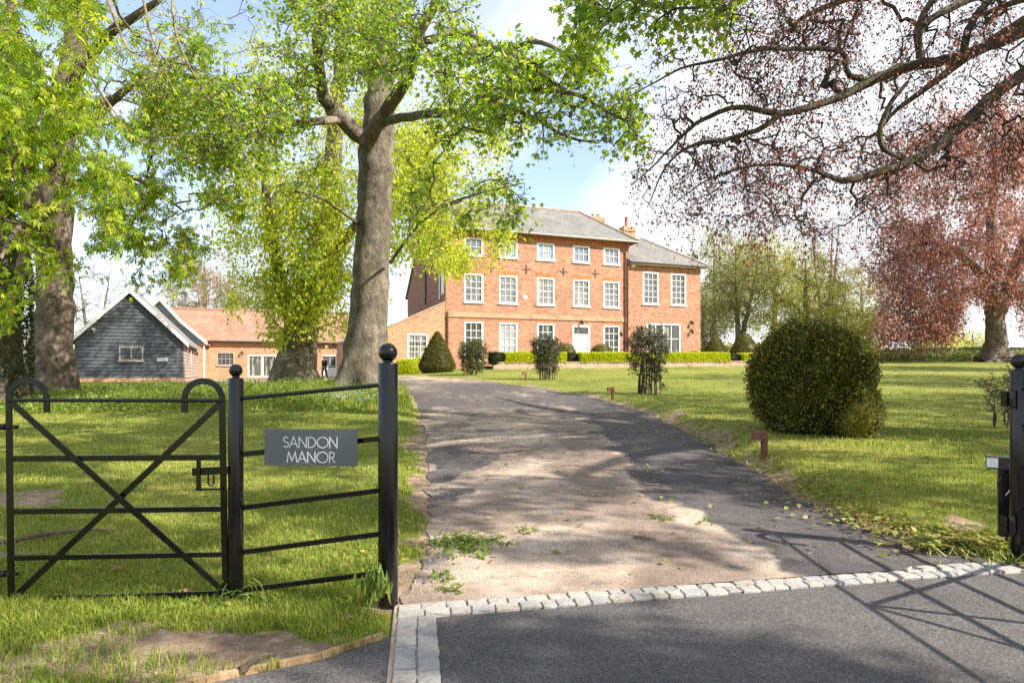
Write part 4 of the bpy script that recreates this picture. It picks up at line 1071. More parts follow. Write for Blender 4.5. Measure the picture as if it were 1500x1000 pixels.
# ---------------- black timber barn
BW, BL, BE, BR = 5.4, 12.6, 3.18, 5.92
cr_ = np.array([-19.3, 40.0]); bo = cr_ - BW * np.array([.931, .365])
barn = empty('timber_barn', (bo[0], bo[1], 0), ANG, 'black weatherboarded gabled barn with small casement window', 'barn')
def board_wall(mb, zs0, zs1, span, yf, flip=None, axis='x', step=.2):
    z = zs0
    while z < zs1 - .01:
        zt = min(z + step + .02, zs1); a0, b0 = span(z); a1, b1 = span(zt)
        if b1 - a1 > .02:
            o0, o1 = .05, .004
            if axis == 'x': v = [(a0, yf - o0, z), (b0, yf - o0, z), (b1, yf - o1, zt), (a1, yf - o1, zt), (a0, yf, z), (b0, yf, z)]
            else: v = [(yf + o0, a0, z), (yf + o0, b0, z), (yf + o1, b1, zt), (yf + o1, a1, zt), (yf, a0, z), (yf, b0, z)]
            mb.add(v, [(0, 1, 2, 3), (4, 5, 1, 0)])
        z += step
zb = 1.02
def gspan(z):
    if z <= BE: return (0, BW)
    k = (z - BE) / (BR - BE) * BW / 2; return (k, BW - k)
g = MB(); board_wall(g, zb, BR, gspan, 0); g.add([(0, 0, .3), (BW, 0, .3), (BW, 0, BE), (BW / 2, 0, BR), (0, 0, BE)], [(0, 1, 2, 3, 4)])
g.add([(0, 0, .3), (0, BL, .3), (0, BL, BE), (0, 0, BE)], [(0, 1, 2, 3)]); g.add([(0, BL, .3), (BW, BL, .3), (BW, BL, BE), (BW / 2, BL, BR), (0, BL, BE)], [(0, 1, 2, 3, 4)])
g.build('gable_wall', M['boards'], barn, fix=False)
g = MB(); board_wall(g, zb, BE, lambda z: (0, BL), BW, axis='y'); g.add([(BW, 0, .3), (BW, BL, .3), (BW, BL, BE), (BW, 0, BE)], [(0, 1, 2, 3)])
o_ = g.build('side_wall', M['boards_side'], barn, fix=False); o_['label'] = 'paler unpainted weathered board side wall'
MB().box(-.05, BW + .05, -.06, .1, .3, zb).build('plinth', M['brick_pale'], barn)
rf = MB(); ov = .35; s_ = (BR - BE) / (BW / 2)
for sgn in (0, 1):
    xe = -ov if sgn == 0 else BW + ov; ze = BE - ov * s_ + .1
    rf.slab([(xe, -.25, ze), (BW / 2, -.25, BR + .1), (BW / 2, BL, BR + .1), (xe, BL, ze)], (0, 0, .1))
rf.build('roof', M['slate'], barn)
bg = MB()
for sgn in (0, 1):
    xe = -ov if sgn == 0 else BW + ov; ze = BE - ov * s_ + .1
    bg.slab([(xe, -.30 - sgn * .001, ze - .14), (BW / 2, -.30 - sgn * .001, BR - .06), (BW / 2, -.30 - sgn * .001, BR + .22), (xe, -.30 - sgn * .001, ze + .13)], (0, .05, 0))
bg.build('bargeboard', M['white'], barn)
for q0, q1 in ((-.03, .05), (BW - .05, BW + .045)): MB().box(q0, q1, -.045, .03, zb, BE).build('corner_board', M['boards'], barn)
# gable window, vent lamp
window(barn, 2.14, 3.36, 2.02, 2.82, 4, 2, -.04, fw=.07, bar=.03, mat='greywood', glass='glass_tan', mid=False)
MB().box(2.72, 2.78, -.075, .0, 2.05, 2.79).build('mullion', M['greywood'], barn)
f_ = MB(); f_.box(.82, 1.0, -.16, -.02, 3.72, 3.8); f_.box(.88, .94, -.06, -.02, 3.6, 3.73); f_.build('floodlight', M['white'], barn)
for yy in (2.5, 5.6, 8.4):
    w = MB(); w.box(BW + .02, BW + .06, yy, yy + .8, 1.75, 2.85); ww = w.build('window', M['greywood'], barn)
    MB().box(BW + .055, BW + .066, yy + .08, yy + .72, 1.83, 2.77).build('pane', M['glass_dark'], ww)
sp = bo + 4.35 * np.array([.931, .365]) + .075 * np.array([.365, -.931])
sg = empty('barn_sign', (sp[0], sp[1], 2.08), ANG, 'small white oblong sign fixed to the black barn gable', 'sign')
MB().box(-.29, .29, -.015, .015, -.1, .1).build('board', flat('pale_sign_paint', (.5, .52, .56), .5, .05), sg)
tb = MB(); tb.box(-.2, .2, -.019, -.0155, .025, .05); tb.box(-.14, .14, -.019, -.0155, -.04, -.015); tb.build('lettering', M['greywood'], sg)

# ---------------- person walking to the door
def person():
    p = W(475.5, 549, 50.0); base = np.array([p[0], p[1], float(ground_h(p[0], p[1])) + .02])
    root = empty('person', base, R(155), 'person in dark jacket and blue jeans walking by the white door', 'person')
    def skin(name, verts, edges, mat, sub=2):
        me = bpy.data.meshes.new(name); me.from_pydata([v[:3] for v in verts], edges, []); me.update()
        o = link(name, me, mat, root)
        md = o.modifiers.new('skin', 'SKIN'); md.use_smooth_shade = True
        me.skin_vertices[0].data[0].use_root = True
        for i, v in enumerate(verts): me.skin_vertices[0].data[i].radius = (v[3], v[4] if len(v) > 4 else v[3])
        sm = o.modifiers.new('sub', 'SUBSURF'); sm.levels = sub; sm.render_levels = sub
        return o
    skinm = flat('skin_tone', (.5, .3, .22), .6, .06)
    V = [(0, 0, .93, .10, .09), (0, .0, 1.15, .11, .085), (0, .02, 1.38, .12, .085), (0, .03, 1.49, .05), (0, .05, 1.56, .062, .075), (0, .06, 1.64, .078, .095), (0, .05, 1.72, .06, .07)]
    E = [(0, 1), (1, 2), (2, 3), (3, 4), (4, 5), (5, 6)]
    for s, f in ((1, 1), (-1, -1)):
        b = len(V); V += [(.09 * s, .0, .88, .08), (.09 * s, .10 * f + .05, .5, .058), (.09 * s, .16 * f - .05, .10, .038), (.09 * s, .16 * f + .06, .04, .035), (.09 * s, .16 * f + .14, .03, .03)]
        E += [(0, b), (b, b + 1), (b + 1, b + 2), (b + 2, b + 3), (b + 3, b + 4)]
        a = len(V); V += [(.17 * s, .02, 1.40, .05), (.22 * s, -.05 * f, 1.13, .042), (.20 * s, -.05 * f + .12, .90, .03), (.20 * s, -.05 * f + .15, .83, .036, .02)]
        E += [(2, a), (a, a + 1), (a + 1, a + 2), (a + 2, a + 3)]
        for k in range(5):
            q = len(V); ox = (-.03 + .017 * k) if k < 4 else -.045; ln = (.075, .085, .08, .065, .05)[k]
            V += [(.20 * s + ox * .5, -.05 * f + .16 + ox, .80 if k < 4 else .83, .009), (.20 * s + ox * .5, -.05 * f + .165 + ox * 1.2, .80 - ln * .6, .008), (.20 * s + ox * .4, -.05 * f + .15 + ox * 1.2, .80 - ln, .007)]
            E += [(a + 3, q), (q, q + 1), (q + 1, q + 2)]
    skin('body', V, E, skinm, 1)
    jk = flat('dark_jacket_cloth', (.02, .022, .03), .85, .2, 12)
    V = [(0, 0, .90, .135, .115), (0, 0, 1.15, .14, .11), (0, .02, 1.38, .145, .105), (0, .03, 1.47, .065)]; E = [(0, 1), (1, 2), (2, 3)]
    for s, f in ((1, 1), (-1, -1)):
        a = len(V); V += [(.175 * s, .02, 1.40, .07), (.222 * s, -.05 * f, 1.13, .06), (.203 * s, -.05 * f + .11, .915, .045)]; E += [(2, a), (a, a + 1), (a + 1, a + 2)]
    skin('jacket', V, E, jk)
    jn = flat('blue_denim', (.04, .06, .13), .9, .2, 15)
    V = [(0, 0, .95, .12, .105)]; E = []
    for s, f in ((1, 1), (-1, -1)):
        b = len(V); V += [(.09 * s, .0, .86, .098), (.09 * s, .10 * f + .05, .5, .075), (.09 * s, .16 * f - .05, .13, .06)]; E += [(0, b), (b, b + 1), (b + 1, b + 2)]
    skin('trousers', V, E, jn)
    hr = flat('brown_hair', (.05, .03, .02), .7, .2, 20)
    skin('hair', [(0, .03, 1.66, .07, .075), (0, .035, 1.73, .082, .09), (0, -.02, 1.66, .07)], [(0, 1), (0, 2)], hr)
    shm = flat('dark_shoe', (.03, .025, .02), .6)
    for s, f in ((1, 1), (-1, -1)):
        m = MB(); m.tube([(.09 * s, .16 * f - .03, .045), (.09 * s, .16 * f + .08, .04), (.09 * s, .16 * f + .2, .025)], [.048, .048, .03], 8); m.build('shoe', shm, root, True)
    MB().tube([(0, .145, 1.665), (0, .172, 1.635), (0, .15, 1.62)], [.008, .014, .01], 6).build('nose', skinm, root, True)
    for q in (-1, 1): MB().tube([(.08 * q, .06, 1.66), (.088 * q, .05, 1.62)], .016, 6).build('ear', skinm, root, True)
person()
# ------------------------------------------------------------------ iron fence, gates, posts
def gz(x, y): return float(ground_h(np.array([x]), np.array([y]))[0])
def gate_post(x, y, r, top, rb, label, extra=None):
    z0 = 0
    root = empty('gate_post', (x, y, z0), 0, label, 'gate post', 'black iron posts with ball tops')
    MB().lathe([(r * .9, -.3), (r, -.29), (r, top - .012), (r * .93, top - .002), (0, top)], n=32).build('shaft', M['black'], root, 'auto')
    prof = [(r * .55, 0)] + [(rb * math.sin(q) if rb * math.sin(q) > r * .3 or q > 1.5 else r * .3, rb * (1 - math.cos(q)) + .004) for q in np.linspace(.5, math.pi - .02, 18)]
    MB().lathe([(r * .5, top - .002), (r * .5, top + .006)] + [(p, top + z) for p, z in prof[1:]], n=28).build('ball_finial', M['black'], root, True)
    return root
pb = W(568.3, 888, 3.94); psm = W(345.5, 878, 4.05); pr = W(1493.5, 820, 4.9)
gate_post(pb[0], pb[1], .057, CH + (HY - 531) / F * 3.94, .0545, 'tall thick black post with ball top beside the setts, right of the name plate')
gate_post(psm[0], psm[1], .0435, CH + (HY - 553) / F * 4.05, .0385, 'slimmer shorter black post with ball top between the small gate and the name plate')
rpost = gate_post(pr[0], pr[1], .058, CH + (HY - 541) / F * 4.9, .055, 'black ball-topped post at the right edge carrying gate hinges')
# raked fence panel
def P3(px, py, D): return W(px, py, D)
fenc = empty('estate_fence', (psm[0], psm[1], 0), 0, 'black iron fence panel with five sloping rails between two ball-topped posts', 'fence')
off = np.array([psm[0], psm[1], 0])
rails = [((356, 583.5), (555, 563.5), True), ((356, 665.5), (556, 641.5), False), ((356, 743.5), (556, 717.5), False), ((357, 808.5), (557, 781), False), ((358, 864), (557, 838), False)]
for a, b, rnd in rails:
    p0 = P3(a[0] - 4, a[1], 4.05) - off; p1 = P3(b[0] + 4, b[1], 3.945) - off
    m = MB()
    if rnd: m.tube([p0, p1], .0125, 12)
    else: m.beam(p0, p1, .010, .030)
    m.build('rail', M['black'], fenc, 'auto', bevel=0 if rnd else .0015)
# name plate
def plate():
    c = P3(456.2, 654.6, 3.955); dirv = unit(np.array([pb[0] - psm[0], pb[1] - psm[1], 0])); rz = math.atan2(dirv[1], dirv[0])
    root = empty('name_plate', c + np.array([0, -.017, 0]), rz, 'brushed grey metal house name plate reading SANDON MANOR on the fence rails', 'sign')
    w, h = .558, .2095
    m, nt, p = newmat('brushed_metal'); N = NT(nt); v = N.coord((1, 1, 60)); f = N.noise(v, 20, 4)
    N.l(N.ramp(f, [(.3, (.12, .128, .155)), (.7, (.17, .18, .21))]), p.inputs['Base Color']); p.inputs['Metallic'].default_value = .45; p.inputs['Roughness'].default_value = .3
    MB().box(-w / 2, w / 2, -.003, .003, -h / 2, h / 2).build('plate', m, root, bevel=.001)
    lm = flat('white_lettering', (.85, .85, .85), .5, .02)
    ch = .059; sw = .0052; g = {}
    def arc(cx, cz, rx, rz_, a0, a1, n=16): return [(cx + rx * math.cos(R(q)), cz + rz_ * math.sin(R(q))) for q in np.linspace(a0, a1, n)]
    g['S'] = ([arc(.26, .75, .21, .25, 35, 270, 12)[:] + arc(.26, .26, .24, .25, 88, -145, 12)[1:]], .52)
    g['A'] = ([[(0, 0), (.36, 1.02), (.72, 0)], [(.12, .32), (.60, .32)]], .74)
    g['N'] = ([[(.04, 0), (.04, 1), (.70, 0), (.70, 1)]], .76)
    g['D'] = ([[(.04, 0), (.04, 1)], [(.04, 1)] + arc(.22, .5, .48, .5, 90, -90, 18) + [(.04, 0)]], .74)
    g['O'] = ([arc(.52, .5, .5, .51, 90, 451, 30)], 1.04)
    g['M'] = ([[(0, 0), (.14, 1), (.44, .12), (.74, 1), (.88, 0)]], .9)
    g['R'] = ([[(.04, 0), (.04, 1)], [(.04, 1), (.2, 1)] + arc(.22, .74, .24, .26, 90, -90, 12) + [(.04, .48)], [(.22, .48), (.5, 0)]], .52)
    sp = .085
    for word, cx, zc in (('SANDON', 0, .030), ('MANOR', .004, -.0555)):
        tot = sum(g[c][1] for c in word) + sp * (len(word) - 1); x = -tot / 2
        mb = MB(); k = ch
        # letters a little narrower than tall, as on the plate
        kx = ch * (.328 / (tot * ch)) if word == 'SANDON' else ch * (.288 / (tot * ch))
        for c in word:
            for st in g[c][0]:
                pts = [(cx + (x + a) * kx, -.0042, zc - ch / 2 + b * ch) for a, b in st]
                if len(pts) > 6: mb.ribbon(pts, .0016, sw, (0, 1, 0))
                else:
                    for j_, (p_, q_) in enumerate(zip(pts[:-1], pts[1:])):
                        p_ = np.array(p_); q_ = np.array(q_); d_ = unit(q_ - p_) * sw * .42; y_ = np.array([0, -.00012 * j_, 0])
                        mb.beam(p_ - d_ + y_, q_ + d_ + y_, .0016, sw, (0, 1, 0))
            x += g[c][1] + sp
        mb.build('lettering', lm, root)
    sc_ = MB()
    for sx in (-.262, .262): sc_.lathe([(0, 0), (.006, 0), (.004, .003), (0, .0035)], (sx, 0, 0), 10)
    return root
plate()
# small pedestrian gate
D = 4.03
gate = empty('pedestrian_gate', W(172, 884, D) * np.array([1, 1, 0]), 0, 'small black iron gate with crossed braces and shepherd-crook stiles', 'gate')
go = np.array(gate.location)
def G(px, py, dy=0): return W(px, py, D) + np.array([0, dy, 0]) - go
def crook(x_st, x_end, zb_px, xb):
    s = 1 if x_end > x_st else -1; r = abs(x_end - x_st) / 2; cx = (x_st + x_end) / 2
    pts = [G(xb, zb_px), G((xb + x_st) / 2, 730), G(x_st, 583)] + [G(cx - s * r * math.cos(q), 583 - r * .92 * math.sin(q)) for q in np.linspace(.15, math.pi - .15, 15)] + [G(x_end, 584), G(x_end, 604)]
    return MB().ribbon(pts, .012, .036, (0, 1, 0))
crook(13, 68.5, 881, 16.5).build('stile', M['black'], gate, 'auto', bevel=.0015)
crook(325, 270.5, 872, 330.5).build('stile', M['black'], gate, 'auto', bevel=.0015)
m = MB(); m.tube([G(12, 586), G(326, 586.5)], .0115, 12); m.build('rail', M['black'], gate, 'auto')
for (a, b, h) in ((671.5, 669.5, .034), (749, 745, .032), (817, 811.5, .030), (878, 868.5, .034)):
    MB().beam(G(18, a), G(329, b), .011, h).build('rail', M['black'], gate, bevel=.0015)
MB().beam(G(20, 590, -.013), G(329, 864, -.013), .008, .036).build('brace', M['black'], gate, bevel=.0012)
MB().beam(G(321, 591, .013), G(21, 873, .013), .008, .036).build('brace', M['black'], gate, bevel=.0012)
l = MB(); l.beam(G(284, 690, -.02), G(337, 687.5, -.02), .012, .045); l.beam(G(294.5, 672, -.03), G(294.5, 717, -.03), .018, .022, (0, 1, 0)); l.beam(G(288, 715.5, -.02), G(328, 715, -.02), .01, .012)
l.ribbon([G(309, 694, -.035), G(309, 706, -.035), G(311.5, 709.5, -.035), G(315, 709.5, -.035), G(317, 706, -.035), G(317, 694, -.035)], .008, .008, (0, 1, 0))
l.build('latch', M['black'], gate, bevel=.001)
for py in (625, 840):
    h = MB(); h.tube([G(-14, py), G(26, py)], .012, 10); h.tube([G(-3, py - 4), G(-3, py + 4)], .022, 10); h.tube([G(19, py - 2.5), G(19, py + 2.5)], .018, 6); h.tube([G(4, py), G(8, py)], .021, 6)
    h.build('hinge', M['black'], gate, 'auto')
ph = W(-26, 878, 4.05); gate_post(ph[0], ph[1], .0435, 1.31, .0385, 'black ball-topped post just outside the left edge carrying the small gate')

# driveway gate leaf swung open towards the camera on the right
gl = empty('driveway_gate', (pr[0] + .02, pr[1] - .075, 0), R(-90), 'black iron driveway gate leaf standing open at the right edge', 'gate')
Lg = 3.05
def rail(z0, z1, w=.012, h=.036): MB().beam((0.03, 0, z0), (Lg, 0, z1), w, h, (0, 1, 0)).build('rail', M['black'], gl, bevel=.0015)
for z in (.12, .36, .66, .96): rail(z, z)
MB().tube([(.0, 0, 1.32), (Lg, 0, 1.32)], .0125, 12).build('rail', M['black'], gl, 'auto')
def stile(x, s, w=.016):
    pts = [(x, 0, .06), (x, 0, 1.28)] + [(x + s * .13 * (1 - math.cos(q)), 0, 1.32 + .12 * math.sin(q)) for q in np.linspace(.1, math.pi - .1, 12)] + [(x + s * .26, 0, 1.22)]
    MB().ribbon(pts, w, .045, (0, 1, 0)).build('stile', M['black'], gl, 'auto', bevel=.0015)
stile(.0, 1); stile(Lg, -1)
MB().beam((Lg / 2, 0, .12), (Lg / 2, 0, 1.32), .012, .04, (0, 1, 0)).build('stile', M['black'], gl, bevel=.0015)
MB().beam((Lg / 2, .012, 1.31), (.03, .012, .10), .008, .036, (0, 1, 0)).build('brace', M['black'], gl, bevel=.001)
MB().beam((Lg / 2, -.012, 1.31), (Lg, -.012, .10), .008, .036, (0, 1, 0)).build('brace', M['black'], gl, bevel=.001)
for z in (.12, .36, .66, .96, 1.22):
    b = MB(); b.tube([(.0, -.045, z + .012), (.0, .03, z + .012)], .011, 6); b.build('bolt', M['black'], gl)
# hinges on the right post, motor box and security light
for z in (1.16, .26):
    h = MB(); x0, y0 = pr[0], pr[1]
    h.box(-.115, -.045, -.03, .03, -.055, .055); h.tube([(-.095, -.05, -.07), (-.095, -.05, .07)], .016, 10)
    for q in (-.04, .0, .04): h.tube([(-.13, -.035, q), (-.10, -.035, q)], .011, 6)
    o = h.build('hinge', M['black'], rpost, 'auto', bevel=.002); o.location = (0, 0, z)
mp = W(1474, 735, 5.25)
mt = empty('security_light', (mp[0], mp[1], gz(mp[0], mp[1])), R(-32), 'security light with white lens on a short black box post behind the right gate post', 'light')
MB().box(-.055, .055, -.06, .06, -.1, .58).build('post', M['black'], mt, bevel=.006)
h = MB(); h.box(-.13, .05, -.07, .05, .565, .66); h.box(-.05, .0, -.03, .03, .50, .57); h.build('lamp_housing', M['iron'], mt, bevel=.008)
MB().box(-.128, -.055, -.073, -.0705, .578, .65).build('lens', M['white'], mt)
c = MB(); c.tube([(-.02, -.05, .54), (-.06, -.07, .46), (-.05, -.07, .40), (-.01, -.065, .37), (.02, -.061, .42)], .006, 8); c.build('cable', M['iron'], mt, True)

# ------------------------------------------------------------------ rusty drive lights
rust = flat('rusty_steel', (.17, .075, .045), .85, .3, 12, bump=.3)
bl = []
for k, (px, py, lb) in enumerate([(1118, 681, 'rusty bollard light on the drive edge in front of the big round bush'), (897, 587, 'rusty bollard light left of the tall ragged shrub'),
                      (770, 559, 'rusty bollard light left of the dark flared shrub'), (680, 549, 'rusty bollard light in front of the small pale shrub by the cone')]):
    D_ = 1.555 / ((py - HY) / F + .041) if px > 700 else 33.0
    p = W(px, py, D_); z = gz(p[0], p[1])
    r = empty('bollard_light', (p[0], p[1], z), R(8 + 10 * k) if k < 3 else R(-25), lb, 'bollard light', 'rusty lights along the drive edge')
    w = 1.0 if k < 3 else 1.25
    MB().box(-.02, .045, -.035, .035, -.15, .36).build('post', rust, r, bevel=.004)
    MB().box(-.145 * w, -.0205, -.036, .036, .245, .361).build('head', rust, r, bevel=.004)
    MB().box(-.13, -.035, -.028, .028, .240, .2445).build('lens', M['white'], r)

# ------------------------------------------------------------------ shrubs
def base_at(px, D_): 
    p = W(px, 545, D_); return (p[0], p[1], gz(p[0], p[1]))
def ballp(h): return max(.02, math.sqrt(max(0, 1 - ((h - .46) / .54) ** 2)) if h > .46 else math.sqrt(max(0, 1 - ((h - .46) / .62) ** 2)))
bb = base_at(1181, 10.9)
lathe_shrub('box_bush', 'huge round dark green box bush on the lawn right of the drive', 'bush', bb, lambda h: .87 * math.sqrt(max(.002, 1 - abs((h - .47) / (.53 if h > .47 else .51)) ** 2.15)), 1.68, 58000, (.028, .062), M['box_leaf'], depth=.2, amp=.27, seed=2, ragged=.05, fr=2.7, holes=.39)
b2 = base_at(1250, 10.3)
lathe_shrub('box_bush', 'low pale ragged side growth at the right foot of the huge round bush', 'bush', b2, lambda h: .38 * math.sqrt(max(0.0, 1 - abs(h - .45) ** 2 / .31)), .9, 7000, (.022, .05), M['box_leaf'], depth=.35, amp=.3, seed=5, ragged=.05, fr=2)
cone = lambda h: 1.02 * min(1, (h + .06) / .22) ** .35 * (1 - h ** 1.25) ** .9 + .01
lathe_shrub('topiary_cone', 'olive green clipped cone topiary in front of the lean-to', 'topiary', base_at(640.5, 38.5), lambda h: 1.08 * cone(h), 2.35, 15000, (.05, .09), M['yew_leaf'], amp=.05, seed=3, group='clipped topiary around the house')
tb_ = lambda px, D_, z: (W(px, 545, D_)[0], D_, z)
for px, D_, R_, H_, z_, lb in ((1048, 55, 1.15, 2.35, 1.9, 'left of the two clipped cones beside the right wing'), (1091, 53, 1.3, 2.55, 1.88, 'taller right one of the two clipped cones beyond the right wing')):
    lathe_shrub('topiary_cone', lb, 'topiary', tb_(px, D_, z_), lambda h, R_=R_: R_ * min(1, (h + .1) / .2) ** .3 * (1 - h ** 1.7) ** .8 + .01, H_, 9000, (.06, .11), M['yew_leaf'], amp=.06, seed=int(px), group='clipped topiary around the house')
for px, D_, R_, H_, lb in ((829, 46.0, .72, 1.42, 'clipped green dome left of the white front door'), (881, 47.5, .85, 1.45, 'clipped green dome right of the white front door'), (1016, 49.7, .55, 1.0, 'small dark clipped dome below the right wing wall')):
    lathe_shrub('topiary_dome', lb, 'topiary', tb_(px, D_, 1.86), lambda h, R_=R_: R_ * math.sqrt(max(0.001, 1 - h ** 3)), H_, 4500, (.05, .09), M['yew_leaf'], amp=.06, seed=int(px), group='clipped topiary around the house')
# ragged many-stemmed shrubs
def ragged(name, label, px, D_, H, rtop, rbot, leaf, n_att, size, per, bare, seed, stems=9, group=None):
    b = np.array(base_at(px, D_)); t = Tree(b)
    for k in range(stems):
        a = k * 6.283 / stems + rng.uniform(-.3, .3); r0 = rbot * rng.uniform(.3, 1); r1 = rtop * rng.uniform(.3, .9); hh = H * rng.uniform(.6, .95)
        t.limb([b + (r0 * math.cos(a), r0 * math.sin(a), -.05), b + ((r0 * .8 + .1 * r1) * math.cos(a + .1), (r0 * .8 + .1 * r1) * math.sin(a + .1), hh * .35), b + (r1 * .7 * math.cos(a), r1 * .7 * math.sin(a), hh * .7), b + (r1 * math.cos(a), r1 * math.sin(a), hh)], [.022, .018, .013, .007], .15, n=12)
    h = bare + (1 - bare) * rng.random(n_att) ** .62; a = rng.uniform(0, 6.283, n_att); q = np.sqrt(rng.random(n_att))
    rad = rbot + (rtop - rbot) * np.clip(h * 1.35, 0, 1) ** 1.2
    rad = rad * (1 - np.clip((h - .8) / .2, 0, 1) ** 2 * .35) * (.55 + .9 * fbm(np.cos(a) * 1.6 + 5, np.sin(a) * 1.6 + h * 2.5, seed)); h = h * (.86 + .26 * vn(a * 2.2, a * 0 + seed, seed + 9))
    t.fill(b + np.stack([rad * q * np.cos(a), rad * q * np.sin(a), h * H], 1), jit=.12, sag=-.05)
    t.build(name, label, 'shrub', M['bark_brown'], leaf, rt=.004, twigs=4, tl=(.08, .22), droop=-.1, per=per, size=size, spread=.06, ldroop=-.1, up=.4, twr=.0035, group=group)
grp = 'ragged shrubs along the drive'
ragged('lawn_shrub', 'tall dark ragged shrub with bare stems on the lawn in front of the right wing', 950, 20.5, 1.85, .62, .40, M['dark_leaf'], 800, (.035, .075), 8, .10, 3, 16, grp)
ragged('lawn_shrub', 'dark flared shrub with bare lower stems in front of the front door', 800.5, 29, 1.72, .66, .42, M['dark_leaf'], 800, (.045, .085), 8, .12, 4, 15, grp)
ragged('lawn_shrub', 'loose grey-green shrub between the clipped cone and the hedge', 691, 34, 1.55, .72, .50, M['shrub_leaf'], 800, (.05, .09), 8, .05, 5, 9, grp)
ragged('lawn_shrub', 'thin pale weedy shrub beside the right gate post', 1478, 11.5, .8, .45, .25, M['shrub_leaf'], 260, (.03, .06), 7, .05, 6, 6, None)

# ------------------------------------------------------------------ trees
# grey trunk in the middle : big maple
b = W(535, 566, 22); b[2] = gz(b[0], b[1]) - .1
t = Tree(b)
T_ = lambda *q: [W(*x) for x in q]
t.limb([b, W(537, 500, 22), W(543, 400, 22), W(549, 300, 22), W(554, 195, 22), W(559, 100, 22), W(568, 0, 22), W(575, -160, 22), W(580, -300, 22)], [.82, .66, .58, .56, .52, .40, .32, .22, .10], .40, n=44)
t.limb(T_((538, 205, 21.6), (505, 178, 21), (480, 150, 20.5), (470, 125, 20), (465, 60, 19), (470, 0, 18.5), (478, -90, 18)), [.26, .25, .22, .17, .15, .12, .07], .2)
t.limb(T_((503, 175, 21), (430, 182, 19), (370, 197, 17), (310, 216, 15)), [.13, .10, .07, .02], .2)
t.limb(T_((535, 212, 21.3), (560, 170, 20.5), (598, 112, 19.5), (610, 60, 18.5), (635, 8, 18), (655, -60, 17.5)), [.24, .21, .17, .15, .12, .07], .2)
t.limb(T_((545, 188, 21.3), (582, 174, 20), (640, 166, 17.5), (690, 162, 15.5), (740, 136, 14), (800, 133, 13), (850, 141, 12), (900, 170, 11.5), (932, 180, 11)), [.15, .13, .11, .09, .065, .05, .035, .02, .01], .12)
t.limb(T_((722, 148, 14.5), (780, 172, 13.3), (830, 200, 12.3), (878, 210, 11.7)), [.06, .045, .03, .01], .1)
t.limb(T_((610, 62, 18.5), (680, 50, 16), (730, 72, 14.5), (790, 62, 13), (850, 92, 12), (888, 112, 11.5)), [.11, .08, .06, .045, .025, .01], .15)
t.limb(T_((572, 385, 21.6), (608, 335, 19.5), (650, 302, 17), (705, 283, 15), (768, 268, 13.5)), [.05, .04, .03, .02, .008], .2)
t.limb(T_((640, -20, 18), (760, -70, 13), (870, -35, 10.5), (950, 8, 9.5), (1045, 12, 9)), [.1, .07, .045, .025, .01], .3)
t.limb(T_((528, 330, 21.8), (470, 290, 20), (420, 280, 18)), [.06, .04, .012], .3)
att = np.vstack([pxcloud(640, 935, 60, 210, 11, 13.5, 120), pxcloud(730, 880, 40, 120, 11.5, 14, 45), pxcloud(560, 760, -10, 190, 14, 19, 100), pxcloud(390, 560, -20, 200, 16, 20.5, 190),
                 pxcloud(250, 420, 120, 240, 13.5, 18, 120), pxcloud(840, 1068, -40, 42, 8.8, 10.5, 62), pxcloud(600, 775, 255, 330, 13.2, 18, 30), pxcloud(440, 620, 200, 430, 17, 21, 45), pxcloud(505, 610, -10, 112, 15.5, 19, 50),
                 ell((-3.0, 20, 15.5), (6.0, 5, 4.0), 110)])
q = (att[:, 0] / att[:, 1] * F + CX); r_ = HY - (att[:, 2] - CH) / att[:, 1] * F
att = att[~((q > 700) & (r_ < 95 - (q - 700) * -.12) & (q < 835) & (r_ < 60 + (q - 700) * .25)) & ~((q > 880) & (q < 960) & (r_ > 45) & (r_ < 120)) & ~((q > 500) & (q < 600) & (r_ > 205)) & ~((q > 455) & (q < 640) & (r_ > 118) & (r_ < 230))]
t.fill(att, jit=.09, sag=.03, bias=.3)
t.build('maple_tree', 'big maple with thick grey trunk and spreading fresh green branches, in the middle', 'tree', M['bark_grey'], M['maple_leaf'], rt=.010, twigs=6, tl=(.25, .6), droop=.05, per=5, tmpl='maple', size=(.07, .13), spread=.16, ldroop=.45, up=.8, trunkfx=.5, twr=.005)

# horse chestnut on the left
b = W(74, 576, 22); b[2] = gz(b[0], b[1]) - .1
t = Tree(b)
t.limb([b, W(76, 500, 22), W(79, 420, 22), W(82, 320, 22), W(86, 230, 22), W(97, 140, 22), W(112, 40, 22), W(122, -100, 22), W(128, -220, 22)], [.80, .60, .53, .47, .42, .37, .30, .22, .1], .35, n=40)
t.limb(T_((80, 400, 21.8), (52, 320, 21), (38, 220, 20.5), (30, 100, 20), (10, -40, 20)), [.30, .27, .22, .18, .1], .3)
t.limb(T_((100, 130, 21.6), (150, 60, 20), (205, 20, 18), (260, -20, 16.5)), [.2, .15, .1, .05], .25)
t.limb(T_((90, 200, 21.5), (140, 170, 20), (200, 120, 18), (270, 110, 16.5), (330, 140, 15.5)), [.16, .13, .09, .06, .02], .3)
t.limb(T_((84, 290, 21.4), (140, 255, 19), (200, 262, 17), (270, 310, 15.5)), [.12, .09, .06, .02], .3)
t.limb(T_((80, 380, 21), (60, 330, 18), (30, 330, 15), (0, 380, 13)), [.12, .09, .06, .03], .3)
att = np.vstack([ell((-14, 18.5, 11), (7.0, 6, 6.0), 330), pxcloud(-60, 190, 120, 420, 12, 19, 170), pxcloud(150, 285, 300, 470, 15, 18.5, 60), pxcloud(200, 360, 60, 300, 14.5, 19, 130), pxcloud(-20, 120, 370, 470, 13, 18, 40), pxcloud(-60, 130, -60, 160, 11, 18, 110)])
q = (att[:, 0] / att[:, 1] * F + CX); r_ = HY - (att[:, 2] - CH) / att[:, 1] * F
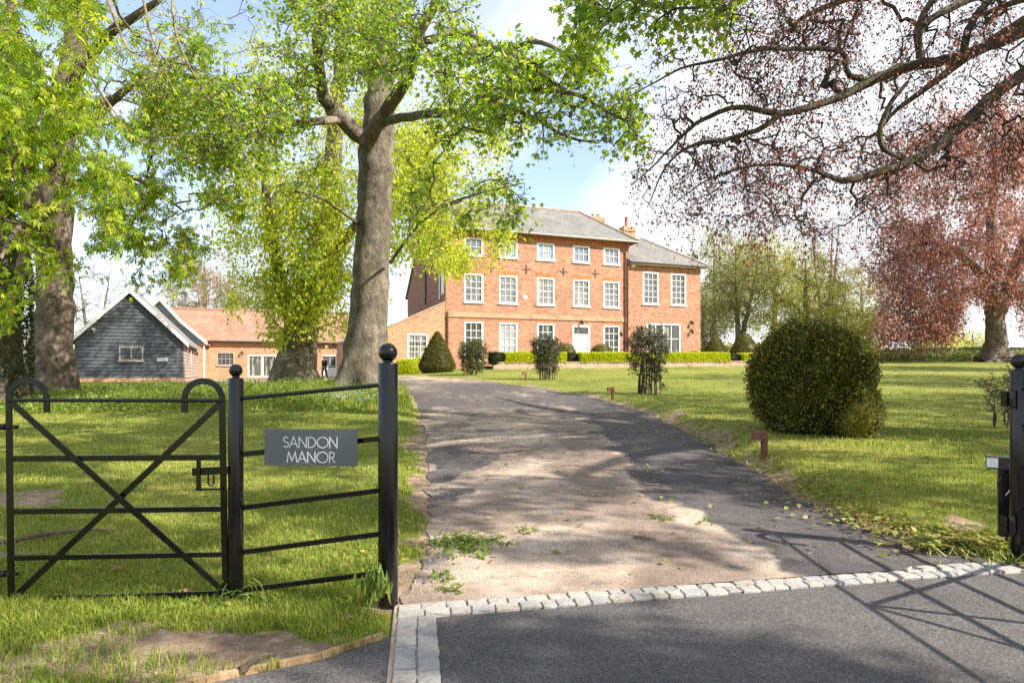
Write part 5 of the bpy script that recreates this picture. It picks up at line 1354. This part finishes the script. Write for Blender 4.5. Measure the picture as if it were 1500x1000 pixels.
att = att[~((q > 130) & (r_ > 420 - (q - 130) * .15) | (q > 300) & (r_ > 330)) & ~((q > 30) & (q < 130) & (r_ > 385)) & (fbm(q / 38, r_ / 38, 17, 3) > .44)]
t.fill(att, jit=.08, sag=.02, bias=.3)
t.build('chestnut_tree', 'horse chestnut with sunlit brown trunk and drooping bright green leaves, on the left', 'tree', M['bark_brown'], M['chestnut_leaf'], rt=.010, twigs=5, tl=(.25, .55), droop=.35, per=5, tmpl='palmate', size=(.085, .19), spread=.22, ldroop=.9, up=.7, trunkfx=.45, twr=.006)
# pale hanging bare branch ends in front of it
t2 = Tree(W(108, -30, 14))
t2.limb(T_((108, -30, 14), (118, 40, 14), (127, 90, 13.8), (138, 122, 13.6), (165, 160, 13.4), (198, 205, 13.2), (230, 212, 13.1)), [.04, .034, .03, .024, .018, .012, .005], .2)
t2.limb(T_((150, -30, 15), (165, 20, 15), (188, 72, 14.8), (210, 76, 14.8)), [.045, .036, .026, .012], .3)
t2.limb(T_((250, -40, 15), (258, 50, 14.8), (290, 120, 14.6), (330, 175, 14.4), (375, 215, 14.2)), [.032, .028, .022, .015, .005], .2)
t2.limb(T_((205, -30, 16), (225, 60, 16), (262, 110, 15.8), (300, 140, 15.7)), [.036, .03, .02, .01], .3)
att = np.vstack([pxcloud(200, 420, 0, 230, 13.5, 16, 60), pxcloud(90, 250, -20, 210, 13, 15.5, 40)])
t2.fill(att, jit=.1, sag=.1)
t2.build('hanging_branch', 'pale bare hanging branches with a few buds at upper left', 'branches', M['bark_pale'], M['lime_leaf'], rt=.007, twigs=4, tl=(.2, .5), droop=.5, per=2, size=(.05, .10), spread=.1, twr=.005)

# ivy clad trunk at the left edge
b = W(2, 590, 17); b[2] = gz(b[0], b[1]) - .1
t = Tree(b)
t.limb([b, W(4, 520, 17), W(8, 440, 17), W(2, 350, 17), W(-10, 240, 17), W(-14, 100, 17), W(-20, -60, 17)], [.62, .42, .36, .33, .28, .2, .1], .5, n=30)
t.limb(T_((6, 430, 17), (30, 400, 16.8), (40, 330, 16.6), (38, 240, 16.5)), [.16, .13, .1, .05], .4)
att = np.vstack([pxcloud(-70, 55, 60, 360, 15, 18.5, 90)])
t.fill(att)
iv = t.build('ivy_tree', 'ivy-clad dark trunk cut by the left edge of the picture', 'tree', M['bark_brown'], M['chestnut_leaf'], rt=.01, twigs=4, tl=(.25, .5), droop=.35, per=4, tmpl='palmate', size=(.16, .27), spread=.15, ldroop=.9, up=.7, trunkfx=.4, twr=.006)
n = 5200; hh = rng.random(n); py = 590 - 220 * hh; a = rng.uniform(0, 6.283, n)
ctr = np.array([W(4 + 4 * k, y_, 17) for k, y_ in zip(hh, py)]); rad = (.55 - .1 * hh) * (1 + .5 * (fbm(a * 2, hh * 6, 12) - .3))
P = ctr + np.stack([np.cos(a) * rad, np.sin(a) * rad, np.zeros(n)], 1) - b
V, Fq = leaf_arrays(P, np.stack([np.cos(a), np.sin(a), -.8 + 0 * a], 1) + rng.normal(size=(n, 3)) * .4, rng.uniform(.06, .12, n), 'diamond', .2)
link('ivy', fast_mesh('ivy', V, [Fq]), M['ivy_leaf'], iv)

# lime with sprouting stump-like trunk behind
b = W(432, 562, 31); b[2] = gz(b[0], b[1]) - .1
t = Tree(b)
t.limb([b, W(436, 520, 31), W(447, 460, 31), W(468, 380, 31), W(482, 280, 31), W(492, 170, 31), W(500, 60, 31), W(505, -40, 31)], [1.08, .84, .70, .55, .44, .34, .24, .1], .2, n=34)
t.limb(T_((446, 500, 31), (415, 430, 30), (395, 330, 29.5), (385, 230, 29), (375, 120, 29)), [.4, .3, .22, .15, .06], .3)
t.limb(T_((468, 390, 31), (530, 320, 30.5), (590, 260, 30), (650, 200, 29.5), (700, 190, 29)), [.26, .2, .15, .1, .04], .3)
att = np.vstack([ell((-6.6, 30.5, 10.5), (7.6, 5.5, 8.3), 900, .3), pxcloud(335, 510, 240, 500, 27.5, 32, 170), pxcloud(395, 510, 400, 525, 28.5, 30.2, 150), pxcloud(575, 745, 190, 395, 26, 31, 200)])
q = (att[:, 0] / att[:, 1] * F + CX); r_ = HY - (att[:, 2] - CH) / att[:, 1] * F
att = att[~((q > 575) & (r_ > 405 - (q - 640) * .3)) & ~((q > 560) & (q < 640) & (r_ > 375)) & (r_ < 502) & ~((q > 415) & (q < 475) & (r_ > 484)) & ~((q < 400) & (r_ > 465)) & ~((q > 590) & (r_ < 150)) & ~((q > 690) & (rng.random(len(q)) < .6)) & (fbm(q / 42, r_ / 42, 27, 3) > .37)]
att = np.vstack([att, pxcloud(390, 505, 250, 485, 28, 30.3, 210), pxcloud(580, 690, 200, 380, 27, 30, 60)])
t.fill(att, jit=.08, sag=.02, bias=.3)
t.build('lime_tree', 'bright yellow-green lime tree with stout sprouting trunk behind the maple', 'tree', M['bark_grey'], M['lime_leaf'], rt=.008, twigs=5, tl=(.3, .7), droop=.45, per=9, size=(.09, .21), spread=.34, ldroop=.6, trunkfx=.25, twr=.005)

# copper beech whose boughs reach in from the right
b = np.array([11.2, 9.0, 0]); b[2] = gz(b[0], b[1]) - .1
t = Tree(b)
t.limb([b, b + (0, 0, 2), b + (-.1, 0, 5), b + (.1, .1, 8), b + (.2, .2, 12), b + (.2, .4, 16)], [1.0, .72, .6, .5, .3, .08], .25, n=36)
att0 = b + np.array([0, 0, 6.9])
t.limb([b + (-.3, 0, 6.6)] + T_((1640, -20, 9.3), (1500, 47, 9), (1400, 85, 8.8), (1335, 97, 8.7), (1290, 112, 8.6), (1230, 142, 8.5), (1150, 166, 8.4), (1082, 157, 8.3), (1030, 175, 8.2), (1003, 196, 8.1), (958, 242, 8.0), (925, 272, 7.9)), [.22, .13, .075, .07, .066, .06, .05, .042, .032, .026, .02, .010, .005], .1, n=64)
t.limb([b + (-.3, -.2, 5.6)] + T_((1640, 40, 8.8), (1500, 108, 8.4), (1440, 155, 8.2), (1385, 204, 8.1), (1335, 236, 8.0), (1250, 263, 7.9), (1225, 262, 7.9), (1180, 246, 7.8), (1110, 242, 7.8), (1040, 262, 7.8), (985, 300, 7.8)), [.2, .12, .078, .07, .06, .05, .04, .034, .025, .016, .011, .005], .1, n=60)
t.limb(T_((1268, 118, 8.6), (1242, 108, 8.5), (1236, 80, 8.4), (1215, 72, 8.4), (1160, 72, 8.3), (1120, 72, 8.2), (1060, 86, 8.1), (1000, 100, 8.0), (965, 118, 7.9), (920, 142, 7.8)), [.042, .036, .032, .03, .027, .024, .02, .015, .010, .005], .1, n=44)
t.limb([b + (-.2, -.3, 7.5)] + T_((1560, -60, 8.2), (1440, -10, 7.9), (1360, 30, 7.8), (1345, 70, 7.8)), [.14, .085, .055, .035, .015], .2)
t.limb(T_((1350, 95, 8.7), (1345, 40, 8.9), (1372, -10, 9.2), (1400, -60, 9.6)), [.055, .045, .04, .035], .2)
t.limb(T_((1410, 80, 8.8), (1425, 30, 8.6), (1470, -20, 8.6)), [.05, .045, .04], .2)
t.limb(T_((1330, 238, 8.0), (1290, 210, 7.8), (1300, 160, 7.8), (1330, 120, 7.9)), [.03, .03, .028, .02], .2)
t.limb(T_((1145, 166, 8.4), (1110, 190, 8.2), (1060, 205, 8.1), (1010, 215, 8.0), (975, 245, 8), (950, 300, 8)), [.04, .032, .026, .02, .012, .006], .2)
for q_, D_ in (((1290, 190), 13), ((1150, 60), 14), ((1240, -40), 13), ((1400, -100), 12)):
    e_ = W(*q_, D_); t.limb([b + (-.2, .2, rng.uniform(6, 9)), (b + e_) / 2 + (0, 0, 4.3), e_ + (.6, 0, .6), e_], [.15, .1, .05, .012], .3)
for aa, zz, rr in ((-100, 8, 6.5), (-60, 10, 6), (-135, 8.5, 7), (-160, 9.5, 7.5), (150, 10, 7.5), (100, 9, 6.5), (30, 10, 6)):
    e_ = b + np.array([rr * math.cos(R(aa)), rr * math.sin(R(aa)), zz]); t.limb([b + (0, 0, zz - 3.0), b + (e_ - b) * np.array([.45, .45, 1.0]) + (0, 0, -.9), e_], [.2, .13, .02], .25)
crown_ = np.vstack([ell((11.5, 2.2, 10.4), (10, 9.5, 3.4), 4000, .0), ell((13, 7, 9), (4, 5, 3.5), 150, .2)])
gx_, gy_ = crown_[:, 0] - 1.23 * crown_[:, 2], crown_[:, 1] + .5 * crown_[:, 2]      # unseen crown clumped along the sun direction to shape dapples on the ground
crown_ = crown_[(.65 * vn(gx_ / 1.5, gy_ / .75, 19) + .35 * vn(gx_ / .5, gy_ / .35, 20) > np.where(gx_ < -.7, .548, .515)) & ~((gx_ > 1.0) & (gy_ < 6.4) & (rng.random(len(gx_)) < .93)) & (crown_[:, 2] > 2.6 + .56 * crown_[:, 1])]
shade_spr_ = []  # unseen foliage added to throw shade spots on forecourt and verge
for tx_, ty_, rx_, ry_, n_ in ((.0, 3.52, .22, .05, 9), (.55, 3.38, .2, .03, 5), (.35, 2.98, .3, .06, 14), (-.2, 3.15, .12, .08, 6), (1.15, 3.2, .25, .03, 6), (-1.3, 3.6, .4, .07, 9), (-2.6, 4.4, .6, .08, 11)):
    z_ = rng.uniform(8.5, 11.5, n_); shade_spr_.append(np.stack([tx_ + rx_ * rng.normal(size=n_) + 1.23 * z_, ty_ + ry_ * rng.normal(size=n_) - .5 * z_, z_], 1))
crown_ = np.vstack([crown_] + shade_spr_)
att = np.vstack([pxcloud(1100, 1530, -40, 250, 7.2, 10.5, 285), pxcloud(930, 1130, 70, 330, 7.2, 9.5, 130), pxcloud(1000, 1330, 200, 390, 7.0, 10, 160), pxcloud(1060, 1260, -60, 120, 7.5, 11, 130),
                 pxcloud(1230, 1520, 180, 300, 7.4, 10, 55), crown_])
q = (att[:, 0] / att[:, 1] * F + CX); r_ = HY - (att[:, 2] - CH) / att[:, 1] * F
lim = 905 + np.maximum(0, 140 - r_) * 1.15
off_ = att[:, 2] > 2.5 + .56 * att[:, 1]
att = att[off_ | (q > lim) & ~((r_ > 330) & (rng.random(len(q)) < .55)) & ~((q < 1010) & (r_ > 90) & (rng.random(len(q)) < .35))]
t.fill(att, jit=.11, sag=-.02, bias=.2)
t.build('copper_beech', 'copper beech with dark mossy boughs and sparse purple buds, reaching in from the right', 'tree', M['bark_dark'], M['copper_leaf'], rt=.0052, twigs=5, tl=(.2, .6), droop=.45, per=6, size=lambda p: np.where(p[:, 2] > 2.2 + .56 * p[:, 1], rng.uniform(.11, .20, len(p)), rng.uniform(.026, .054, len(p))), spread=.07, ldroop=.5, up=.3, twr=.0021, trunkfx=.4, leafprob=1.0)  # unseen upper leaves enlarged to deepen the shade below
# ------------------------------------------------------------------ far trees
def simple_tree(name, label, px, D_, H, rx, leaf, n_att, size, per, trunk_r, clear=.25, bark='bark_far', group=None, lean=0, shape=1.0, zc=None, twigs=4, spread=.5, tl=(.5, 1.2), multi=1, twr=.012, leafprob=1.0, ry=None, rt=.016, pts=None, droop=.25):
    p = W(px, 545, D_); b = np.array([p[0], p[1], gz(p[0], p[1]) - .1]); t = Tree(b)
    for k in range(multi):
        a = k * 6.283 / max(1, multi) + .4; o = np.array([math.cos(a), math.sin(a), 0]) * (trunk_r * 1.2 if multi > 1 else 0); s = np.array([math.cos(a), math.sin(a), 0]) * (rx * .35 if multi > 1 else 0)
        t.limb([b + o, b + o + (lean * .2, 0, H * clear), b + o + s * .5 + (lean * .5, 0, H * .55), b + o + s + (lean, 0, H * .93)], [trunk_r * 1.25, trunk_r, trunk_r * .6, trunk_r * .12], clear * .8, n=24)
    c = b + np.array([lean * .6, 0, H * (clear + 1) / 2 + H * .03])
    at_ = ell(c, (rx, ry or rx, H * (1 - clear) / 2), n_att, .25)
    if pts is not None: at_ = np.vstack([at_, pts])
    # uneven outline : thin out by noise
    nz = fbm(at_[:, 0] / (rx * .55) + D_, at_[:, 2] / (rx * .55) + px, int(px) % 50); at_ = at_[nz > .36]
    t.fill(at_, jit=.09, sag=.0, bias=.3)
    return t.build(name, label, 'tree', M[bark], leaf, rt=rt, twigs=twigs, tl=tl, droop=droop, per=per, size=size, spread=spread, ldroop=.3, up=.3, twr=twr, group=group, leafprob=leafprob, trunkfx=.3)
# great copper beech on the right lawn
b = W(1459, 530, 58); b[2] = gz(b[0], b[1]) - .1
t = Tree(b)
t.limb([b, b + (0, 0, 1.5), b + (-.1, 0, 4), b + (-.3, 0, 8), b + (-.3, 0, 13), b + (0, 0, 20)], [1.35, .84, .7, .58, .38, .08], .1, n=36)
t.limb([b + (0, 0, 4), b + (1.2, 0, 7), b + (2.6, 0, 11), b + (4, 0, 16)], [.6, .5, .35, .12], .3)
t.limb([b + (-.2, 0, 6), b + (-3, -.5, 9), b + (-6, -1, 10), b + (-9, -1, 9)], [.45, .32, .2, .05], .3)
t.limb([b + (-.2, 0, 5), b + (-3, -1, 6), b + (-7, -1, 5), b + (-9.5, -1, 3.5)], [.3, .2, .12, .04], .3)
att = np.vstack([ell(b + np.array([-1.5, 0, 12.5]), (9.5, 8, 10.5), 900, .35), pxcloud(1285, 1400, 320, 500, 54, 60, 260), pxcloud(1400, 1560, 150, 420, 52, 60, 150), pxcloud(1285, 1400, 430, 512, 53, 59, 110), pxcloud(1390, 1450, 420, 485, 53, 58, 40), pxcloud(1490, 1580, 380, 500, 53, 62, 90)])
q = (att[:, 0] / att[:, 1] * F + CX); r_ = HY - (att[:, 2] - CH) / att[:, 1] * F
att = att[(r_ < 500) & ~((q > 1400) & (q < 1500) & (r_ > 440)) & (fbm(q / 45, r_ / 45, 71) > .39)]
t.fill(att, jit=.08, sag=.02, bias=.2)
t.build('copper_beech', 'great russet copper beech with stout trunk standing far across the right lawn', 'tree', M['bark_far'], M['copper_far'], rt=.02, twigs=5, tl=(.6, 1.4), droop=.35, per=9, size=(.14, .28), spread=.55, ldroop=.5, up=.3, trunkfx=.6, twr=.014)

# grove beyond the right wing
gr = 'trees of the grove beyond the lawn'
simple_tree('grove_tree', 'airy half-leafed tree rising directly right of the wing roof', 1046, 74, 14.5, 3.4, M['far_dull'], 280, (.14, .26), 9, .3, .15, group=gr, leafprob=.8)
simple_tree('grove_tree', 'leaning forked tree with bare trunk behind the right cone topiary', 1082, 68, 12, 3.6, M['far_dull'], 280, (.14, .26), 9, .28, .25, group=gr, multi=2, lean=1)
simple_tree('grove_tree', 'broad pale green tree between the cones and the big round bush', 1135, 78, 14.5, 5.2, M['far_green'], 430, (.14, .26), 9, .4, .12, group=gr)
simple_tree('grove_tree', 'yellow-green tree rising above the big round bush', 1180, 66, 10.5, 4.2, M['far_green'], 330, (.13, .24), 8, .35, .1, group=gr)
simple_tree('grove_tree', 'slender pale birch with nearly bare branches above the big round bush', 1212, 72, 15.5, 3.8, M['far_tan'], 230, (.12, .2), 3, .26, .12, bark='bark_pale', group=gr, multi=3, leafprob=.7)
simple_tree('grove_tree', 'low olive tree just left of the great copper beech', 1262, 84, 12, 4.6, M['far_dull'], 300, (.15, .28), 7, .35, .1, group=gr)
simple_tree('grove_tree', 'low bright green bushy tree beneath the slender birch', 1240, 64, 5.0, 3.0, M['far_green'], 200, (.13, .24), 9, .2, .02, group=gr)
simple_tree('grove_tree', 'grey bushy thorn tree close beside the right wing corner', 1030, 66, 7.5, 2.2, M['far_dull'], 170, (.13, .24), 8, .2, .05, group=gr)
simple_tree('grove_tree', 'small yellowish tree seen far beneath the copper beech boughs', 1370, 105, 5.5, 3.8, M['far_green'], 120, (.2, .35), 8, .25, .05, group=gr)
simple_tree('grove_tree', 'far rounded yellowish tree beyond the copper beech trunk', 1425, 110, 6.2, 3.6, M['far_green'], 120, (.2, .35), 8, .25, .05, group=gr)
# trees behind the outbuildings
gl_ = 'trees behind the outbuildings'
simple_tree('winter_tree', 'round tan tree in bud rising over the clay tile roof', 300, 92, 17.5, 5.6, M['far_tan'], 520, (.14, .25), 8, .4, .25, group=gl_)
simple_tree('winter_tree', 'nearly bare brown tree between the chestnut trunk and the black barn', 138, 66, 11, 3.0, M['far_tan'], 200, (.1, .18), 2, .22, .1, group=gl_, multi=2, leafprob=.5)
simple_tree('winter_tree', 'thin bare tree behind the black barn ridge', 200, 88, 13, 3.6, M['far_tan'], 220, (.1, .18), 2, .25, .12, group=gl_, leafprob=.5)
simple_tree('winter_tree', 'dull green tree behind the long tile roof right of the tan one', 400, 95, 16, 6.5, M['far_dull'], 340, (.18, .3), 6, .4, .15, group=gl_)
simple_tree('winter_tree', 'low brown tree at the far left behind the chestnut trunk', 30, 70, 8, 4.5, M['far_tan'], 240, (.12, .22), 5, .25, .05, group=gl_)
# field hedge at the back right
p0 = W(1262, 530, 74); p1 = W(1590, 530, 66)
zb_ = gz(p0[0], p0[1])
hedge_run('field_hedge', 'long dark field hedge closing the lawn behind the copper beech trunk', p0[:2], p1[:2], 1.6, (zb_ - .1, zb_ - .1), (zb_ + 1.25, 0), 26000, (.10, .2), M['back_hedge'], rough=.2)
p0 = W(1030, 530, 98); p1 = W(1275, 530, 98); zb_ = gz(p0[0], p0[1])
hedge_run('field_hedge', 'tall dull hedge of undergrowth behind the grove trunks', p0[:2], p1[:2], 2.5, (zb_ - .1, zb_ - .1), (zb_ + 2.6, 0), 16000, (.2, .35), M['far_dull'], rough=.5)
p0 = W(-60, 560, 60); p1 = W(112, 560, 55); zb_ = gz(p0[0], p0[1])
hedge_run('field_hedge', 'low pale hedge left of the black barn', p0[:2], p1[:2], 1.5, (zb_ - .1, zb_ - .1), (zb_ + 1.5, 0), 7000, (.12, .22), M['far_dull'], rough=.25)
# weeds in front of the field hedge
n = 1500
P = np.array([W(q, 530, d) for q, d in zip(rng.uniform(1290, 1510, n), rng.uniform(60, 66, n))]); P[:, 2] = ground_h(P[:, 0], P[:, 1]) + rng.uniform(0, .7, n)
P = np.repeat(P, 8, 0) + rng.normal(size=(8 * n, 3)) * .14
V, Fq = leaf_arrays(P, rng.normal(size=P.shape) + np.array([0, 0, .5]), rng.uniform(.12, .22, len(P)), 'diamond', .4)
tag(link('hedge_weeds', fast_mesh('hedge_weeds', V, [Fq]), leafmat('hedge_weed', [(.12, .18, .05), (.2, .26, .09), (.34, .36, .18)], .4)), 'tall weeds and cow parsley along the foot of the field hedge', 'weeds', kind='stuff')

for px_, D_, H_, rx_, lb in ((2417, 12, 13, 5.5, 'park tree beyond the right edge, nearer one, shading the lawn'), (1917, 24, 15, 6, 'park tree beyond the right edge, middle one, shading the lawn'), (1690, 38, 15, 5, 'park tree beyond the right edge, farthest one, shading the lawn')):
    simple_tree('park_tree', lb, px_, D_, H_, rx_, M['copper_leaf'], 420, (.14, .27), 9, .4, .25, bark='bark_dark', group='park trees beyond the right edge')

# ------------------------------------------------------------------ cut leaves, sticks
def sprig(name, label, c, n, L, seed, spread=.12, up=.3, size=(.07, .13), flatz=False, group=None):
    g = np.random.default_rng(seed); c = np.array(c, float)
    st = MB(); P = []; Ax = []
    for k in range(n):
        a = g.uniform(0, 6.283); r = L * g.uniform(.4, 1)
        s0 = np.array([g.normal() * spread * .3, g.normal() * spread * .3, up * g.uniform(.4, 1)]); e = s0 + np.array([r * math.cos(a), r * math.sin(a) * .7, 0]); e[2] = g.uniform(.01, .05) if not flatz else s0[2] - r * g.uniform(.4, 1.2)
        e[2] = max(e[2], .012)
        m_ = (s0 + e) / 2 + np.array([0, 0, .25 * r]); st.tube([s0, m_, e], [.0035, .003, .002], 5)
        for q in range(g.integers(4, 7)):
            P.append((e if not flatz else s0 + (e - s0) * g.uniform(.2, 1.6)) + g.normal(size=3) * .012); Ax.append(unit(e - m_) + g.normal(size=3) * .5 + np.array([0, 0, -.25]) if not flatz else np.array([0, 0, -1]) + g.normal(size=3) * .16)
    P = np.array(P); P[:, 2] = np.maximum(P[:, 2], .012)
    V, Fq = leaf_arrays(P, np.array(Ax), g.uniform(size[0], size[1], len(P)), 'blade' if flatz else 'lance', .3, g)
    V[:, 2] = np.maximum(V[:, 2], .004 + .004 * np.abs(V[:, 0] + V[:, 1]))
    nv = len(V); q = [f for f in st.F if len(f) == 4]; e5 = [f for f in st.F if len(f) == 5]
    o = link(name, fast_mesh(name, np.vstack([V, np.array(st.V)]), [Fq, np.array(q) + nv, np.array(e5) + nv]), M['cut_leaf'])
    o.location = c; tag(o, label, 'cut leaves', group)
p = W(352, 893, 3.97); sprig('wilted_sprig', 'wilted chestnut sprig slumped at the foot of the slim post', (p[0], p[1] - .05, gz(p[0], p[1])), 11, .17, 3, up=.16)
p = W(551, 893, 3.9); sprig('wilted_sprig', 'wilted drooping leaves hanging against the foot of the thick post', (p[0], p[1] - .06, gz(p[0], p[1])), 12, .045, 4, spread=.06, up=.28, flatz=True, size=(.08, .14))
p = W(668, 800, 5.1); sprig('leaf_heap', 'heap of fresh cut leaves on the left edge of the drive', (p[0] + .05, p[1] + .1, gz(p[0], p[1]) + .01), 110, .16, 5, spread=.42, up=.09, size=(.06, .10))
for px, py, lb, k in ((778, 786, 'small flattened sprig on the bare middle of the drive', 8), (973, 768, 'little bright green sprig on the drive near the dark tarmac', 9), (1032, 770, 'tiny yellow-green sprig on the dark tarmac of the drive', 10), (648, 872, 'small leafy sprig at the corner of the setts', 11), (646, 850, 'torn leaf sprig on the soil beside the thick post', 12)):
    D_ = 1.555 / ((py - HY) / F + .041) if py < 800 else 1.35 / ((py - HY) / F)
    p = W(px, py, D_); sprig('leaf_sprig', lb, (p[0], p[1], gz(p[0], p[1]) + .025), 5, .07, k, spread=.1, up=.03, size=(.04, .08), group='cut sprigs scattered on the drive')
# leaf litter along the right edge and near the right post
n = 1700
tt = (rng.random(n) ** 1.3 * 190).astype(int); e = RE2[tt] + np.stack([rng.normal(size=n) * .2 + .1, rng.normal(size=n) * .12], 1)
m2 = 800; e2 = np.stack([3.35 + rng.normal(size=m2) * .24, 5.0 + rng.normal(size=m2) * .17], 1)
m3 = 260; e3 = np.stack([rng.uniform(-.6, 3.2, m3), rng.uniform(4.4, 14, m3)], 1)
m4 = 200; e4 = np.stack([rng.uniform(-4.5, -.7, m4), rng.uniform(3.4, 9, m4)], 1)
e = np.vstack([e, e2, e3, e4]); e = e[(sfore(e[:, 0], e[:, 1]) > .3)]
zz = np.maximum(ground_h(e[:, 0], e[:, 1]) + .012, base_h(e[:, 0], e[:, 1]) + .042) + rng.random(len(e)) * .05 * (e[:, 0] > 2.7)
V, Fq = leaf_arrays(np.stack([e[:, 0], e[:, 1], zz], 1), rng.normal(size=(len(e), 3)) * np.array([1, 1, .2]), rng.uniform(.03, .085, len(e)) , 'diamond', 1.2)
tag(link('leaf_litter', fast_mesh('leaf_litter', V, [Fq]), leafmat('litter_leaf', [(.13, .2, .03), (.25, .3, .05), (.40, .38, .09), (.30, .2, .08), (.22, .26, .05)], .3)), 'scattered cut and fallen leaves along the drive edges', 'leaves', kind='stuff')
# stalks in the heap beside the right post
st = MB()
for k in range(46):
    c = np.array([3.35 + rng.normal() * .22, 5.0 + rng.normal() * .15]); a = rng.uniform(0, 6.283); l_ = rng.uniform(.08, .2); z_ = gz(*c) + .03
    d_ = np.array([math.cos(a), math.sin(a)]) * l_; st.tube([(*c, z_), (*(c + d_ * .5), z_ + .03 + rng.random() * .03), (*(c + d_), z_ - .005)], .0035, 4)
tag(st.build('leaf_stalks', leafmat('yellow_stalk', [(.3, .33, .06), (.45, .42, .12)], 0.0)), 'yellow-green leaf stalks strewn at the foot of the right gate post', 'stalks', kind='stuff')
# edging board, sticks
def stick(name, label, pts, r, mat, cat='stick', n=8):
    c = np.array(pts[0]); o = MB().tube([np.array(p) - c for p in pts], r, n).build(name, mat, None, True); o.location = c; return tag(o, label, cat)
wood = flat('damp_timber', (.33, .22, .12), .9, .35, 14, bump=.4)
ep = [np.array(q) for q in ((-.66, 3.45), (-.90, 3.21), (-1.29, 2.985), (-1.98, 2.52))]
ed = MB()
for k, (a_, b_) in enumerate(zip(ep[:-1], ep[1:])): ed.beam((*(a_ - ep[0]), 0), (*(b_ - ep[0]), 0), .05 - .001 * k, .022, (0, 0, 1))
eo = ed.build('edging_board', wood, None, bevel=.003); eo.location = (ep[0][0], ep[0][1], .012)
tag(eo, 'thin timber edging board between the bare soil and the dark tarmac', 'board')
stick('dead_stick', 'short dead stick on the worn middle of the drive', [(.94, 5.29, base_h(.94, 5.29) + .05), (1.02, 5.26, base_h(1.02, 5.26) + .053), (1.10, 5.22, base_h(1.1, 5.22) + .05)], [.010, .013, .008], M['bark_pale'])
p = W(0, 815, 5.0); stick('fallen_branch', 'pale fallen branch on the grass behind the small gate', [(-3.9, 5.15, .06), (-3.6, 5.3, .10), (-3.35, 5.35, .12), (-3.1, 5.55, .07)], [.02, .018, .014, .006], M['bark_pale'], 'branch')
stick('tree_root', 'twisted root lying on the bare soil by the edging board', [(-1.20, 3.02, .03), (-1.16, 3.1, .05), (-1.10, 3.19, .03)], [.022, .014, .006], M['bark_brown'], 'root')

# ------------------------------------------------------------------ sky, sun, camera
SUN = unit(np.array([.927, -.374, math.tan(R(37))]))
el = math.asin(SUN[2]); az = math.atan2(SUN[0], SUN[1])
w = bpy.data.worlds.new('World'); scene.world = w; w.use_nodes = True; nt = w.node_tree; N = NT(nt)
bg = nt.nodes['Background']
sky = N.n('TexSky', sky_type='NISHITA'); sky.sun_disc = False; sky.sun_elevation = el; sky.sun_rotation = az; sky.altitude = 100; sky.air_density = 1.0; sky.dust_density = 1.0
tc = N.n('TexCoord'); sx = N.n('SeparateXYZ'); N.l(tc.outputs['Generated'], sx.inputs[0])
dz_ = N.math('ADD', N.math('MAXIMUM', sx.outputs['Z'], 0.0), .22)
cb = N.n('CombineXYZ'); N.l(N.math('DIVIDE', sx.outputs['X'], dz_), cb.inputs[0]); N.l(N.math('DIVIDE', sx.outputs['Y'], dz_), cb.inputs[1])
mp = N.n('Mapping'); mp.inputs['Location'].default_value = (SKYX, SKYY, 0); N.l(cb.outputs[0], mp.inputs[0])
n1 = N.noise(mp.outputs[0], 1.15, 9, .58, .25)
bx_ = N.ramp(cb.outputs[0] if False else N.math('DIVIDE', sx.outputs['X'], dz_), [(.16, 0), (.42, .3)])
cov = N.ramp(N.math('ADD', n1, bx_), [(.46, 0), (.66, 1)])
shade = N.ramp(N.noise(mp.outputs[0], 2.6, 6, .6), [(.3, (3.3, 3.5, 3.8)), (.7, (4.7, 4.75, 4.8))])
hz = N.ramp(sx.outputs['Z'], [(.0, .75), (.28, .0)])
cl = N.mix(N.math('MAXIMUM', cov, hz), N.mix(.18, sky.outputs[0], (4.2, 4.6, 5.0)), shade)
N.l(cl, bg.inputs['Color']); bg.inputs['Strength'].default_value = .122
sl = bpy.data.lights.new('sun', 'SUN'); sl.energy = 4.3; sl.angle = R(.5); sl.color = (1, .93, .82)
so_ = bpy.data.objects.new('sun', sl); COL.objects.link(so_); so_.rotation_euler = Vector(SUN).to_track_quat('Z', 'Y').to_euler(); so_.location = (20, -10, 30)
cam = bpy.data.cameras.new('camera'); cam.sensor_width = 36; cam.lens = 24; cam.shift_y = .03; cam.clip_start = .05; cam.clip_end = 3000
co = bpy.data.objects.new('camera', cam); COL.objects.link(co); co.location = (0, 0, CH); co.rotation_euler = (R(90), 0, 0)
scene.camera = co
scene.view_settings.view_transform = 'Standard'; scene.view_settings.look = 'None'; scene.view_settings.gamma = 1; scene.view_settings.exposure = EXPO
scene.cycles.max_bounces = 8; scene.cycles.transparent_max_bounces = 8
scene.cycles.use_denoising = False
